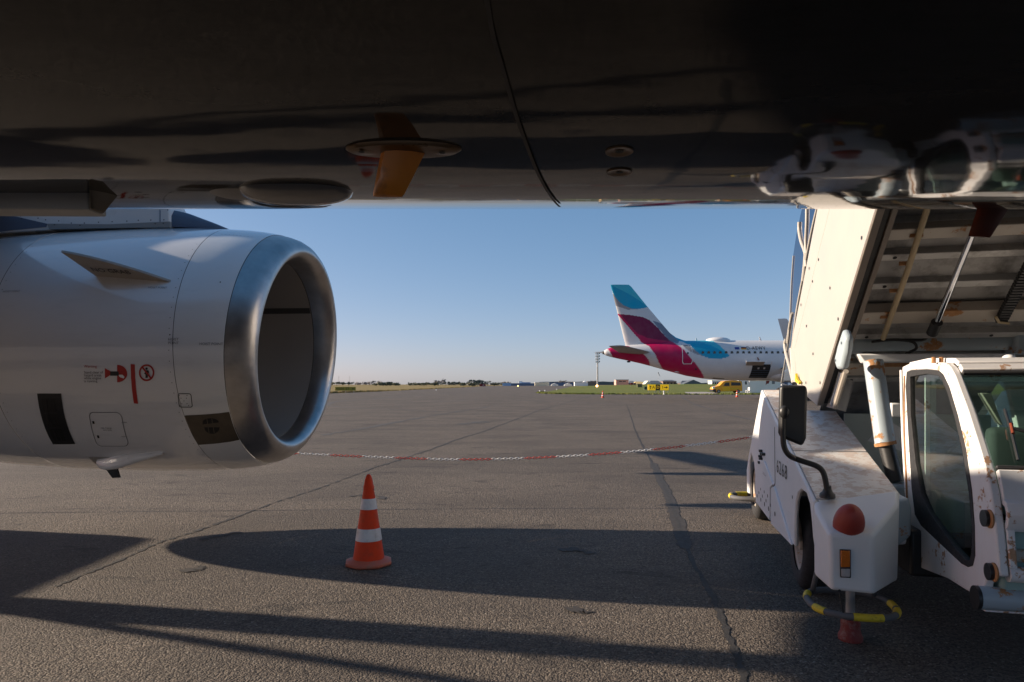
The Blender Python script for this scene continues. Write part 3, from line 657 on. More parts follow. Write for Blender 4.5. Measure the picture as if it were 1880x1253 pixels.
# pylon
PY = 6.67
def pyl(P, name, m, hw, bev=.02, par=eng):
    b = J(); b.prism([at(x, y, PY-hw) for x, y in P], (0, 2*hw, 0)); return b.build(name, m, par, bevel=bev)
pyl([(312, 382), (300, 360), (-260, 300), (-260, 440), (-60, 430), (90, 421), (200, 418), (312, 417)], 'pylon', M['whitep'], .20)
b = J(); top = smooth_poly([(313, 372), (322, 386), (345, 392), (372, 402), (396, 411), (420, 421)], 3); rings = []
for i, (x, y) in enumerate(top):
    t = i/(len(top)-1); hw = .20*(1-t)**.6+.006; zt = at(x, y, PY).z; zb = min(zt-.004, at(x, 424, PY).z); X_ = at(x, y, PY).x
    rings.append([(X_, PY-hw, zb), (X_, PY-hw, zb+(zt-zb)*.55), (X_, PY-hw*.7, zb+(zt-zb)*.9), (X_, PY, zt), (X_, PY+hw*.7, zb+(zt-zb)*.9), (X_, PY+hw, zb+(zt-zb)*.55), (X_, PY+hw, zb)])
b.loft(rings, True); b.build('pylon_nose', M['bluegrey'], eng, smooth=60)
pyl([(90, 421), (86, 411), (200, 412), (312, 407), (312, 418), (200, 419)], 'pylon_skirt', M['greyp'], .206, .002)
pyl([(-100, 392), (8, 396), (30, 398), (86, 411), (84, 417), (-20, 427), (-100, 432)], 'pylon_opening', M['bluegrey'], .209, .002)
b = J()
for x, y in [(18, 395), (38, 397), (70, 401), (84, 404), (108, 406), (131, 410), (155, 410), (181, 408.5), (206, 407.5), (233, 406.5), (254, 405), (277, 404.5), (301, 404), (285, 411), (300, 410.5), (40, 402), (100, 413), (147, 414), (308, 386)]:
    b.disc(at(x, y, PY-.2105), (0, -1, 0), .006, 8)
b.build('pylon_rivet', M['black'], eng)

# ------------------------------------------------------------------ passenger stairs truck
TA = R(13); TC, TS = math.cos(TA), math.sin(TA); TX, TY = 1.80, 4.0
truck = empty('passenger_stairs_truck', (TX, TY, 0), -TA, label='white rust-speckled airport stairs truck with low cab, parked under the airliner nose', cat='stairs truck')
def T(): return MB()
def _loc(px, py, t):
    r = ray(px, py)*t; dx, dy = r.x-TX, r.y-TY; return Vector((TC*dx-TS*dy, TS*dx+TC*dy, CH+r.z))
def tp(px, py, p): a = (px-CX)/FPX; return _loc(px, py, (p+TC*TX-TS*TY)/(TC*a-TS))
def tq(px, py, q): a = (px-CX)/FPX; return _loc(px, py, (q+TS*TX+TC*TY)/(TS*a+TC))
EP, EQ = Vector((1, 0, 0)), Vector((0, 1, 0))
# chassis
b = T(); b.box((.56, .25, .34), (1.75, 4.3, .62)); b.box((.95, -.2, .36), (1.4, .3, .55)); b.build('chassis', M['blackpl'], truck, bevel=.02)
b = T(); b.box((.58, 2.05, .62), (1.72, 4.25, .95)); b.build('rear_deck', M['bluesteel'], truck, bevel=.02)
# left fender with wheel arches
out = [(1397, 716), (1493, 919), (1494, 1012), (1490, 960), (1486, 925), (1480, 906), (1472, 899), (1465, 905), (1460.5, 922), (1458.5, 950), (1458.5, 1004), (1388.5, 923), (1386.5, 875), (1384, 850), (1378.5, 831), (1375.5, 850), (1375, 907), (1371.5, 905), (1370.5, 863), (1374.5, 835)]
side = [tp(x, y, 0) for x, y in out]
fender = plate('fender', side, [], (.03, 0, 0), M['truck'], truck, bevel=.014)
r0, r1 = tp(1397, 716, 0), tp(1493, 919, 0)
def ridge(t, p, dz=0): v = r1.lerp(r0, t); return Vector((p, v.y, v.z+dz))
tb = (1.27-r1.z)/(r0.z-r1.z)
b = T(); b.hexa([ridge(0, .031, -.035), ridge(0, .274, -.035), ridge(0, .274, -.002), ridge(0, .031, -.002)], [ridge(1, .031, -.035), ridge(1, .274, -.035), ridge(1, .274, -.002), ridge(1, .031, -.002)]); b.build('fender_top', M['truck'], truck, bevel=.006)
b = T(); b.prism([Vector((.285, v.y, v.z)) for v in (side[0], side[1], side[2], Vector((0, side[2].y, .42)), Vector((0, side[17].y, .5)), side[18])], (.01, 0, 0)); b.build('wheel_well_shade', M['blackpl'], truck)  # black sheet put in for the shade inside the wheel arches
b = T(); b.hexa([ridge(0, .275, -.25), ridge(0, .52, -.25), ridge(0, .52, -.004), ridge(0, .275, .002)], [ridge(tb, .275, -.5), ridge(tb, .52, -.5), ridge(tb, .52, -.004), ridge(tb, .275, .002)])
b.build('fender_inner', M['truck'], truck, bevel=.02)
# rusty hood plates lying on the fender
def hoodplate(ta, tb_, pa, pb):
    b = T(); nn = Vector((0, -(r0.z-r1.z), (r0.y-r1.y))).normalized()
    q = [ridge(ta, pa), ridge(ta, pb), ridge(tb_, pb), ridge(tb_, pa)]; b.prism([v+nn*.004 for v in q], nn*.006); return b.build('hood_plate', M['trucktop'], truck, bevel=.004)
tm = .335
hoodplate(.006, tm-.003, .02, .512); hoodplate(tm+.003, tb-.004, .02, .512); hoodplate(tb+.003, .985, .02, .262)
b = T(); b.prism([ridge(tb, .262, -.4)+EQ*.004, ridge(tb, .525, -.4)+EQ*.004, ridge(tb, .525, .006)+EQ*.004, ridge(tb, .262, .006)+EQ*.004], (0, .02, 0)); b.build('hood_end', M['truck'], truck, bevel=.004)
# front nose box
RQ, FQ = .10, -.30
rear = [tq(1495, 1056, RQ), tq(1647, 1066, RQ), tq(1651, 899, RQ), tq(1494, 920, RQ)]
mid = [tq(1497, 1060, RQ-.10), tq(1647, 1068, RQ-.14), tq(1651, 925, RQ-.14), tq(1496, 935, RQ-.10)]
frn = [tq(1524, 1084, FQ), tq(1606, 1093, FQ), tq(1602, 984, FQ), tq(1521, 979, FQ)]
b = T(); b.loft([rear, [r_+(m_-r_)*Vector((1, 1, 1)).x for r_, m_ in zip(rear, mid)], frn]); nose = b.build('fender_nose', M['truck'], truck, bevel=.022, bseg=3)
nose.modifiers['bevel'].angle_limit = R(12)
# red dome lamp and indicator
dc = tq(1558, 962, FQ+.060); Mx = Matrix.Rotation(R(28), 3, 'X')
b = T(); b.ellipsoid(dc, .080, .075, .125, Mx, 28, 14); b.build('beacon_lens', M['reddome'], truck, smooth=70)
def box4(P, d, name, m, par=truck, bev=.004):
    b = T(); b.prism(P, d); return b.build(name, m, par, bevel=bev)
fq = FQ-.012
box4([tq(x, y, fq) for x, y in ((1542, 1009.5), (1562.5, 1010), (1562.5, 1062), (1543, 1061))], (0, .05, 0), 'indicator_housing', M['blackpl'])
box4([tq(x, y, fq-.008) for x, y in ((1543.5, 1011.5), (1561, 1012), (1561, 1042), (1544, 1042))], (0, .02, 0), 'amber_lens', M['amberlens'])
box4([tq(x, y, fq-.007) for x, y in ((1544.5, 1045), (1561, 1045), (1561, 1060), (1545, 1059.5))], (0, .02, 0), 'clear_lens', M['clearlens'])
b = T(); b.disc(tq(1541, 1085, FQ-.004), (0, -1, 0), .008); b.disc(tq(1506, 945, RQ-.16), (-.6, -.8, 0), .005); b.build('drain_hole', M['dark'], truck)
# side seams, fold panel, vent holes, latch, fleet number
def sline(P, w, name='panel_gap', m=None, p=-.003):
    b = T()
    for (x0, y0), (x1, y1) in zip(P, P[1:]):
        a, c = tp(x0, y0, p), tp(x1, y1, p); d = (c-a).normalized(); nn = Vector((0, -d.z, d.y))*w/2; b.prism([a+nn, c+nn, c-nn, a-nn], (.002, 0, 0))
    return b.build(name, m or M['seam'], truck)
sline([(1421.6, 784), (1422.6, 888), (1417.5, 898), (1417, 961)], .010)
fold = [tp(x, y, 0) for x, y in ((1394, 846), (1405, 846), (1421.5, 890), (1416, 896), (1415.5, 956), (1390, 922), (1388.5, 880))]
b = T(); b.prism([v-EP*.014 for v in fold], (.02, 0, 0)); b.build('storage_door', M['truck'], truck, bevel=.006)
fold = [tp(x, y, 0) for x, y in ((1419, 897), (1424, 893), (1456, 1001), (1418.5, 962))]
b = T(); b.prism([v-EP*.016 for v in fold], (.02, 0, 0)); b.build('lower_skirt', M['truck'], truck, bevel=.006)
b = T()
for cx_, cy_, rr in ((217, 712, 1.5), (235, 680, 1.2), (252, 645, 1.1), (254, 750, 1.6), (270, 715, 1.3), (288, 672, 1.2), (291, 795, 1.7), (306, 760, 1.4), (322, 712, 1.3), (331, 840, 1.7), (350, 805, 1.4)):
    c = tp(1350+cx_/5.447, 780+cy_/5.447, -.0155); b.disc(c, (-1, 0, 0), .026*rr/1.4, 12, ry=.017*rr/1.4)
b.disc(tp(1422.5, 944, -.018), (-1, 0, 0), .030, 12, ry=.02); b.build('vent_hole', M['dark'], truck)
b = T()
for x, y in ((1397, 828), (1399, 833), (1396, 838), (1397, 842), (1395, 849), (1402, 834)):
    c = tp(x, y, -.01); b.box((c.x-.02, c.y-.035, c.z-.012), (c.x+.01, c.y+.02, c.z+.012))
b.build('door_latch', M['blackpl'], truck, bevel=.003)
def stext(body, px, py, size, p=-.004, sx=1.0, m=None, name='fleet_number'):
    c = tp(px, py, p); vs, fs = text_geo(body, size, spacing=1.15); b = T(); b.add([(p, c.y-u*sx, c.z+v) for u, v in vs], fs); return b.build(name, m or M['black'], truck)
stext('6268', 1434.5, 863, .155, sx=1.5); stext('2.8 bar', 1403, 871, .035, p=-.0175, sx=2, m=M['grey_print'], name='pressure_stencil')
b = T(); b.disc(tp(1454.5, 913, -.003), (-1, 0, 0), .014, 10); b.build('side_plug', M['black'], truck)
# wheels
def wheel(p, q, r=.335, w=.2):
    W_ = T(); W_.lathe([(-w/2+.01, r*.62), (-w/2, r*.85), (-w/2+.025, r*.97), (-w/4, r), (w/4, r), (w/2-.025, r*.97), (w/2, r*.85), (w/2-.01, r*.62)], (p, q, r), (1, 0, 0), 40); t = W_.build('wheel', M['rubber'], truck, smooth=45)
    W_ = T(); W_.lathe([(-w/2+.02, r*.64), (-w/2+.03, r*.56), (-w/2+.07, r*.5), (-w/2+.06, r*.2), (-w/2+.02, r*.18), (-w/2+.02, .005)], (p, q, r), (1, 0, 0), 32); W_.build('wheel_rim', M['alulight'], t, smooth=40)
    W_ = T(); W_.lathe([(w/2-.02, r*.64), (w/2-.07, r*.5), (w/2-.06, .005)], (p, q, r), (1, 0, 0), 32); W_.build('wheel_rim', M['alulight'], t, smooth=40)
for p in (.16, 2.15): wheel(p, 1.11); wheel(p, 3.76)
# right-hand fender, mostly outside the picture
plate('fender', [Vector((2.03, v.y, v.z)) for v in side], [], (.27, 0, 0), M['truck'], truck, bevel=.022)
# ---- stairs
SP0, SP1 = .31, 1.74
L0, L1 = tp(1500, 745, SP0), tp(1612, 376, SP0); U0, U1 = tp(1451, 640, SP0), tp(1502, 376, SP0); UB = tp(1452, 702, SP0)
def ext(a, c, z): t = (z-a.z)/(c.z-a.z); return a+(c-a)*t
Lx, Ux = ext(L0, L1, 3.15), ext(U0, U1, 4.3)
slope = (L1-L0).normalized(); sn = Vector((0, -slope.z, slope.y)); sn = sn if sn.z < 0 else -sn   # sn: out of the underside
# side panel made of two sheets that meet at a fine joint
def sidepanel(P, name='side_panel', m=None, d=.03, p=SP0):
    b = T(); b.prism([Vector((p, v.y, v.z)) for v in P], (d, 0, 0)); return b.build(name, m or M['panel'], truck, bevel=.004)
J0, J1 = tp(1459, 640, SP0), tp(1525, 376, SP0); Jx = ext(J0, J1, 4.1); JB = ext(J0, J1, 1.15)
e_ = Vector((0, .0, .0))
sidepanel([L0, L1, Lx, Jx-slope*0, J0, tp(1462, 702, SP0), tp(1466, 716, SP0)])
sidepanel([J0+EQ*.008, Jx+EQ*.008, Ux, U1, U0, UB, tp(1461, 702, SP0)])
b = T()
for x, y in ((1502, 477), (1523, 529), (1561, 378), (1581, 437), (1538, 586), (1480, 599), (1492, 650), (1479, 703), (1505, 703), (1485, 493), (1491, 517), (1470, 560), (1600, 376)):
    b.disc(tp(x, y, SP0-.004), (-1, 0, 0), .013, 10)
b.build('panel_rivet', M['black'], truck)
# edge profile of the stringer and its dark inner channel
def stringer(p0, p1, o0, o1, name, m, a=L0, c=Lx):
    b = T(); b.hexa([Vector((p0, a.y, a.z))+sn*o0, Vector((p1, a.y, a.z))+sn*o0, Vector((p1, a.y, a.z))+sn*o1, Vector((p0, a.y, a.z))+sn*o1],
                    [Vector((p0, c.y, c.z))+sn*o0, Vector((p1, c.y, c.z))+sn*o0, Vector((p1, c.y, c.z))+sn*o1, Vector((p0, c.y, c.z))+sn*o1]); return b.build(name, m, truck, bevel=.004)
stringer(SP0+.0, SP0+.045, .002, -.03, 'stringer_edge', M['rim']); stringer(SP0+.047, SP0+.085, -.02, -.12, 'stringer_channel', M['dark']); stringer(SP0+.087, SP0+.12, -.005, -.10, 'stringer_rib', M['rim'])
stringer(SP1-.05, SP1, .0, -.3, 'stringer_edge', M['rim'])
def tu(px, py, off):
    """point on the plane of the stair underside, off metres inside it"""
    r = ray(px, py); O = _loc(CX, CY, 0); d = _loc(px, py, 1.0)-O; c = L0-sn*off; t = (c-O).dot(sn)/d.dot(sn); return O+d*t
def sp(v): return (v-L0).dot(slope)
def ubox(s0, s1, o0, o1, name, m, p0=SP0+.13, p1=SP1-.05, bev=.006):
    b = T(); A = L0+slope*s0; B = L0+slope*s1
    b.hexa([Vector((p0, A.y, A.z))-sn*o0, Vector((p1, A.y, A.z))-sn*o0, Vector((p1, A.y, A.z))-sn*o1, Vector((p0, A.y, A.z))-sn*o1], [Vector((p0, B.y, B.z))-sn*o0, Vector((p1, B.y, B.z))-sn*o0, Vector((p1, B.y, B.z))-sn*o1, Vector((p0, B.y, B.z))-sn*o1]); return b.build(name, m, truck, bevel=bev)
ubox(-.9, 3.2, .27, .29, 'tread_sheet', M['alu'])
steps = [(403, 411), (466, 476), (513, 522), (560, 568), (602, 610)]
ss = [(sp(tu(1640, a_, .16)), sp(tu(1640, b_, .16))) for a_, b_ in steps]
allS = [x[1] for x in ss]; pitch = (allS[0]-allS[3])/3.0
lo = allS[3]
for k in range(-3, 9):
    s_ = lo+pitch*k
    A = L0+slope*s_-sn*.15
    b = T(); A.x = 0     # each step: sloping riser sheet with a folded lip
    q0 = Vector((SP0+.13, A.y, A.z)); q1 = Vector((SP1-.05, A.y, A.z))
    b.prism([q0+sn*.045, q0+slope*.055+sn*.045, q0+slope*.055-sn*.10, q0-sn*.10], (SP1-SP0-.18, 0, 0)); st = b.build('step', M['steplip'], truck, bevel=.005)
    b = T(); c = q0+slope*.055-sn*.012; b.prism([c, c+slope*(pitch-.075)-sn*.055, c+slope*(pitch-.075)-sn*.065, c-sn*.01], (SP1-SP0-.18, 0, 0)); b.build('step_riser', M['alu'], st)
    b = T(); b.box((0, 0, 0), (SP1-SP0-.2, .012, .012), Matrix.Translation(q0+EP*.01-slope*.02)); b.build('step_gap_strip', M['dark'], st)  # dark strip drawn for the gap below each lip
    for dx in (.10, .9):
        b = T(); c = q0+EP*dx+slope*.027+sn*.047; b.disc(c, sn, .013, 10, up=tuple(slope)); b.build('step_bolt', M['dark'], st)
for a_, b_ in ((422, 442), (574, 595), (668, 690)):
    ubox(sp(tu(1640, b_, .05)), sp(tu(1640, a_, .05)), .05, .14, 'cross_beam', M['alulight'])
# rail, rod, cable chain
b = T(); b.tube([tu(1621, 622, .03), tu(1665, 500, .03), tu(1704, 378, .03), tu(1735, 285, .03)], .019, 8); b.build('slide_rail', M['strap'], truck, smooth=40)
for x, y in ((1682, 432), (1662, 484), (1644, 534), (1626, 582)):
    c = tu(x, y, .05); b = T(); b.box((-.035, -.01, -.012), (.035, .01, .012), Matrix.Translation(c)); b.build('rail_clip', M['rust'], truck)
b = T(); b.tube([tu(1718, 597, -.02), tu(1785, 430, -.02), tu(1830, 318, -.02)], .019, 14); b.build('lift_rod', M['chrome'], truck, smooth=40)
b = T(); b.tube([tu(1711, 612, -.02), tu(1720, 592, -.02)], .036, 14); b.build('rod_gland', M['blackpl'], truck, smooth=40)
ca, cb = tu(1838, 588, .02), tu(1900, 470, .02)
for i in range(24):
    c = ca.lerp(cb, i/23); b = T(); b.box((-.035, -.0095, -.02), (.035, .0095, .02), Matrix.Translation(c) @ Matrix.Rotation(math.atan2(slope.z, slope.y), 4, 'X')); b.build('cable_chain_link', M['blackpl'], truck, bevel=.004)
b = T(); b.tube([tu(1828, 582, -.01), tu(1834, 592, -.01), tu(1852, 594, -.01)], .009, 8); b.build('chain_bracket', M['strap'], truck, smooth=40)
# glass balustrade with white branching bars
GPX = [(1502, 374), (1474, 374), (1462, 430), (1456, 470), (1452.5, 520), (1450, 570), (1447.5, 620), (1441, 655), (1432, 705), (1456, 716), (1452, 640)]
GP = SP0+.012
gl = [tp(x, y, GP) for x, y in GPX]
b = T(); b.prism(gl, (.008, 0, 0)); b.build('balustrade_glass', M['glassb'], truck)
def gbar(P, r, name='balustrade_branch', m=None):
    b = T(); b.tube([tp(x, y, GP-.006) for x, y in smooth_poly(P, 4)], r*.62, 8); return b.build(name, m or M['panel'], truck, smooth=50)
for P, r in (([(1456, 470), (1452.5, 520), (1450, 580), (1446, 630), (1434, 704)], .008), ([(1501, 378), (1490, 425), (1480, 475), (1472, 520), (1462, 575), (1454, 640)], .018),
             ([(1481, 376), (1480.5, 410), (1479, 445), (1480, 470)], .020), ([(1467, 408), (1467, 425), (1471, 445), (1478, 465), (1480, 490)], .024), ([(1480, 465), (1478, 490), (1475, 515)], .034),
             ([(1444, 622), (1441, 632), (1444, 652), (1451, 678), (1457, 704)], .030), ([(1445, 630), (1449, 600), (1454, 575)], .020), ([(1452, 640), (1454, 668), (1457, 700)], .024)): gbar(P, r)
b = T(); b.prism([tp(x, y, SP0-.03) for x, y in ((1460, 686), (1462, 696), (1467, 702), (1466, 706), (1459, 700))], (.02, 0, 0)); b.build('yellow_hinge', M['yellow'], truck)
# upper platform and right-hand balustrade (above and beyond the picture)
b = T(); b.box((SP0, -.85, Lx.z+.05), (SP1, Lx.y+.1, Lx.z+.15)); b.build('platform', M['alu'], truck, bevel=.01)
sidepanel([L0, L1, Lx, Jx, J0], p=SP1+.01)
# cross tube with end plates
b = T(); zt = tq(1565, 631, 1.22); b.tube([zt, Vector((1.72, zt.y, zt.z))], .062, 20); b.build('cross_tube', M['bluesteel'], truck, smooth=40)
b = T(); b.tube([zt-EP*.03, zt+EP*.06], .080, 20); b.build('tube_collar', M['bluesteel'], truck, smooth=40)
zr = tq(1868, 628, 1.2); b = T(); b.box((zr.x-.05, zr.y-.09, zr.z-.09), (zr.x+.05, zr.y+.09, zr.z+.09)); b.build('tube_collar', M['bluesteel'], truck, bevel=.02)
PLX = [(1546, 604), (1552, 620), (1550, 645), (1543, 678), (1535, 679), (1530, 662), (1537, 632)]
b = T(); b.prism([tp(x, y, SP0-.03) for x, y in PLX], (.055, 0, 0)); b.build('pivot_cover', M['bluesteel'], truck, bevel=.022)
b = T(); [b.disc(tp(x, y, SP0-.034), (-1, 0, 0), .010, 8) for x, y in ((1544, 630), (1533, 662))]; b.build('cover_bolt', M['black'], truck)
b = T(); b.tube([tp(1544, 682, .38), tp(1527, 742, .38)], .016, 10); b.build('gas_strut', M['chrome'], truck, smooth=40)
b = T(); b.tube([tp(1553, 682, .40), tp(1533, 748, .40)], .02, 8); b.build('strut_guard', M['alulight'], truck, smooth=40)
b = T(); b.tube([tq(1567, 640, 1.6), tq(1535, 752, 1.6)], .075, 12); b.build('support_arm', M['alu'], truck, smooth=40)
# white beam and lift cylinder
BQ = 1.0
bl = [tq(x, y, BQ) for x, y in ((1575, 650), (1866, 649), (1862, 663), (1588, 667))]
b = T(); b.prism(bl, (0, .12, 0)); b.build('top_beam', M['truck'], truck, bevel=.01)
bl = [tq(x, y, BQ+.03) for x, y in ((1600, 667), (1870, 665), (1870, 672), (1600, 674))]
b = T(); b.prism(bl, (0, .06, 0)); b.build('beam_flange', M['rust'], truck, bevel=.004)
b = T(); b.tube([tq(1603, 664, BQ-.02), tq(1625, 815, .82)], .064, 20); b.build('lift_cylinder', M['bluesteel'], truck, smooth=40)
b = T(); b.tube([tq(1624.5, 812, .822), tq(1626, 818, .82)], .069, 20); b.build('cylinder_ring', M['rust'], truck, smooth=40)
b = T(); b.tube([tq(1626, 815, .825), tq(1644, 885, .76)], .050, 18); b.build('lift_piston', M['blackpl'], truck, smooth=40)
b = T(); c = tq(1650, 893, .75); b.box((c.x-.12, c.y-.1, c.z-.25), (c.x+.12, c.y+.1, c.z+.02)); b.build('cylinder_foot', M['bluesteel'], truck, bevel=.02)
b = T(); b.prism([tq(x, y, 1.6) for x, y in ((1593, 810), (1628, 770), (1660, 790), (1660, 830))], (0, .02, 0)); b.build('gusset', M['truck'], truck)
b = T(); b.box((0, 0, 0), (.07, .1, .1), Matrix.Translation(tq(1636, 766, 1.1))); b.build('junction_box', M['truck'], truck, bevel=.01)
b = T(); b.tube([tq(x, y, 1.08) for x, y in smooth_poly([(1600, 628), (1640, 624), (1675, 628), (1682, 640), (1668, 648), (1662, 655), (1660, 700)], 4)], .010, 8); b.build('hydraulic_hose', M['blackpl'], truck, smooth=50)
b = T(); b.tube([tq(x, y, 1.15) for x, y in smooth_poly([(1660, 604), (1690, 606), (1702, 615), (1692, 625), (1640, 622)], 4)], .010, 8); b.build('hydraulic_hose', M['blackpl'], truck, smooth=50)
b = T(); b.tube([tq(1647, 608, 1.15), tq(1668, 606, 1.15)], .035, 12); b.build('valve_block', M['strap'], truck, smooth=40)
b = T(); b.tube([tu(1600, 745, .2), tu(1616, 700, .2)], .02, 8); b.build('slide_rail', M['strap'], truck, smooth=40)
# inner walls below the stairs
b = T(); b.box((.6, 2.0, .62), (1.7, 2.04, 1.25)); b.build('bulkhead', M['lining'], truck)
# ---- cab
CP0, CP1 = .62, 1.70
co = [(1656, 674), (1666, 669), (1690, 666), (1720, 665.5), (1736, 667), (1744, 675), (1752, 690), (1775, 752), (1795, 815), (1809, 862), (1819, 905), (1825, 950), (1830, 1000), (1835, 1058), (1812, 1060), (1808, 1072), (1803, 1100), (1794, 1097), (1740, 1063), (1690, 1043), (1678, 1032), (1674, 1012), (1668, 930), (1660, 800)]
win = [(1664, 683), (1672, 680), (1700, 678.5), (1722, 681), (1731, 689), (1742, 712), (1757, 762), (1772, 824), (1783, 900), (1788, 965), (1789, 1020), (1785, 1038), (1775, 1041), (1764, 1035), (1730, 1003), (1690, 965), (1679, 945), (1673, 895), (1667, 800), (1662, 710)]
plate('cab_side', [tp(x, y, CP0) for x, y in co], [[tp(x, y, CP0) for x, y in win]], (.04, 0, 0), M['cabpaint'], truck, bevel=.008)
gls = [(1670, 692), (1700, 687), (1722, 690), (1728, 697), (1738, 720), (1752, 768), (1766, 828), (1778, 905), (1783, 965), (1783, 1015), (1779, 1029), (1772, 1028), (1748, 1000), (1705, 940), (1690, 905), (1680, 850), (1671, 760)]
plate('window_gasket', [tp(x, y, CP0-.004) for x, y in win], [[tp(x, y, CP0-.004) for x, y in gls]], (.03, 0, 0), M['rubber'], truck, bevel=.003)
b = T(); b.prism([tp(x, y, CP0+.012) for x, y in gls], (.004, 0, 0)); b.build('side_window', M['glass'], truck)
plate('cab_side', [tp(x, y, CP0)+EP*1.08 for x, y in co], [[tp(x, y, CP0)+EP*1.08 for x, y in win]], (-.04, 0, 0), M['cabpaint'], truck)
# rusty seams along the pillar and the rear edge
def edge(P, r, name, m, p): b = T(); b.tube([tp(x, y, p) for x, y in smooth_poly(P, 4)], r, 8); return b.build(name, m, truck, smooth=50)
edge([(1744, 675), (1752, 690), (1775, 752), (1795, 815), (1809, 862), (1819, 905), (1825, 950), (1830, 1000), (1835, 1056)], .010, 'pillar_edge', M['rust'], CP0+.03)
edge([(1660.5, 690), (1660, 780), (1662, 840), (1665, 915)], .006, 'rear_edge_seal', M['rust'], CP0-.002)
edge([(1655, 680), (1658, 790), (1666, 925), (1672, 1005)], .012, 'rear_edge_tube', M['truck'], CP0+.01)
# roof, front, glass: swept across the cab from the side profile
def sweep(P, d, name, m, p0=CP0+.042, p1=CP1-.042, bev=.006, par=truck):
    """sheet of thickness d across the cab following the profile points"""
    V = [tp(x, y, CP0) for x, y in P]; b = T(); a = [Vector((p0, v.y, v.z)) for v in V]; c = [Vector((p1, v.y, v.z)) for v in V]
    n = []
    for i in range(len(V)):
        t = V[min(i+1, len(V)-1)]-V[max(i-1, 0)]; n.append(Vector((0, t.z, -t.y)).normalized()*d)
    a2 = [v+w for v, w in zip(a, n)]; c2 = [v+w for v, w in zip(c, n)]; k = len(V)
    b.add(a+c+c2+a2, [(i, i+1, k+i+1, k+i) for i in range(k-1)]+[(2*k+i, 2*k+i+1, 3*k+i+1, 3*k+i) for i in range(k-1)]+[(i, 3*k+i, 3*k+i+1, i+1) for i in range(k-1)]+[(k+i, k+i+1, 2*k+i+1, 2*k+i) for i in range(k-1)]+[(0, k, 2*k, 3*k), (k-1, 4*k-1, 3*k-1, 2*k-1)])
    return b.build(name, m, par, bevel=bev)
sweep([(1656, 674), (1690, 667), (1736, 668), (1742, 674)], .03, 'cab_roof', M['cabpaint'])
plate('rear_frame', [Vector((CP0+.042, .305, .86)), Vector((CP1-.042, .305, .86)), Vector((CP1-.042, .305, 1.57)), Vector((CP0+.042, .305, 1.57))], [[Vector((CP0+.10, .305, .92)), Vector((CP1-.10, .305, .92)), Vector((CP1-.10, .305, 1.52)), Vector((CP0+.10, .305, 1.52))]], (0, .02, 0), M['cabpaint'], truck)
sweep([(1742.5, 676), (1748, 686)], .03, 'windscreen_header', M['cabpaint']); sweep([(1748.2, 686.5), (1750, 690.5)], .025, 'windscreen_gasket', M['rubber'])
sweep([(1750, 691), (1775, 754), (1795, 818), (1807, 857)], .005, 'windscreen', M['glass'], bev=0)
sweep([(1807, 857), (1808.5, 863)], .025, 'windscreen_gasket', M['rubber'])
sweep([(1808.7, 865), (1815, 895), (1819, 922)], .03, 'front_panel', M['cabpaint'])
sweep([(1819, 923), (1825, 931), (1827.5, 944), (1826, 958), (1822, 966)], .03, 'front_roll', M['cabpaint'], bev=.003)
v = tp(1812, 990, CP0); b = T(); b.box((CP0+.045, v.y+.10, v.z-.28), (CP1-.05, v.y+.13, v.z+.12)); b.build('front_recess', M['dark'], truck)
sweep([(1826, 972), (1828, 1000), (1831, 1042)], .02, 'recess_post', M['cabpaint'], CP0+.042, CP0+.075)
b = T(); q_ = tp(1822, 1022, CP0)+EQ*.03; b.box((CP0+.08, q_.y, q_.z-.03), (CP1-.1, q_.y+.04, q_.z+.03)); b.build('inner_rail', M['alulight'], truck, bevel=.008)
def ptube(px, py, r, p0, p1, name, m, dq=0):
    c = tp(px, py, CP0)+EQ*dq; b = T(); b.tube([Vector((p0, c.y, c.z)), Vector((p1, c.y, c.z))], r, 22); return b.build(name, m, truck, smooth=40)
ptube(1828, 1052, .036, CP0+.045, CP1-.05, 'bumper_tube', M['cabpaint'], -.01)
ptube(1808, 1098, .055, CP0-.03, CP1+.05, 'bumper_tube', M['bluesteel']); ptube(1808, 1098, .056, CP0-.045, CP0-.028, 'tube_cap', M['blackpl'])
sweep([(1808, 1116), (1800, 1112), (1790, 1098)], .02, 'underpan', M['cabpaint'], CP0-.0, CP1)
for x, y in ((1814, 952), (1822, 1050)):
    ptube(x, y, .040, CP0-.022, CP0+.002, 'buffer_knob', M['blackpl']); ptube(x+4, y+1, .044, CP0-.006, CP0+.0, 'knob_plate', M['rust'])
# cab interior
v0 = tp(1690, 1030, CP0); b = T(); b.box((CP0+.05, v0.y-.85, v0.z), (CP1-.05, v0.y+.12, v0.z+.03)); b.build('cab_floor', M['teal'], truck)
b = T(); b.box((CP0+.06, .26, .5), (CP1-.06, .30, .86)); b.build('rear_wall', M['teal'], truck)
b = T(); b.box((CP0+.06, .285, .862), (CP1-.06, .291, 1.545)); b.build('rear_window', M['glass'], truck)
b = T(); b.box((CP0+.06, -.10, 1.560), (CP1-.06, .26, 1.575)); b.build('headliner', M['lining'], truck)
b = T(); b.box((.95, -.02, .52), (1.38, .26, .72)); b.box((.95, .16, .72), (1.38, .27, 1.25)); b.build('driver_seat', M['seat'], truck, bevel=.04)
b = T(); b.box((CP0+.06, -.62, .50), (CP0+.30, -.38, .83)); b.build('console', M['teal'], truck, bevel=.02)
b = T(); b.box((CP0+.06, -.66, .88), (CP1-.06, -.50, .96)); b.build('dashboard', M['teal'], truck, bevel=.02)
b = T(); b.tube([Vector((1.16+.17*math.cos(a), -.36+.06*math.sin(a), .98+.16*math.sin(a))) for a in [2*math.pi*k/24 for k in range(24)]], .012, 8, closed=True); b.tube([(1.16, -.36, .98), (1.16, -.52, .86)], .02, 8); b.build('steering_wheel', M['blackpl'], truck, smooth=60)
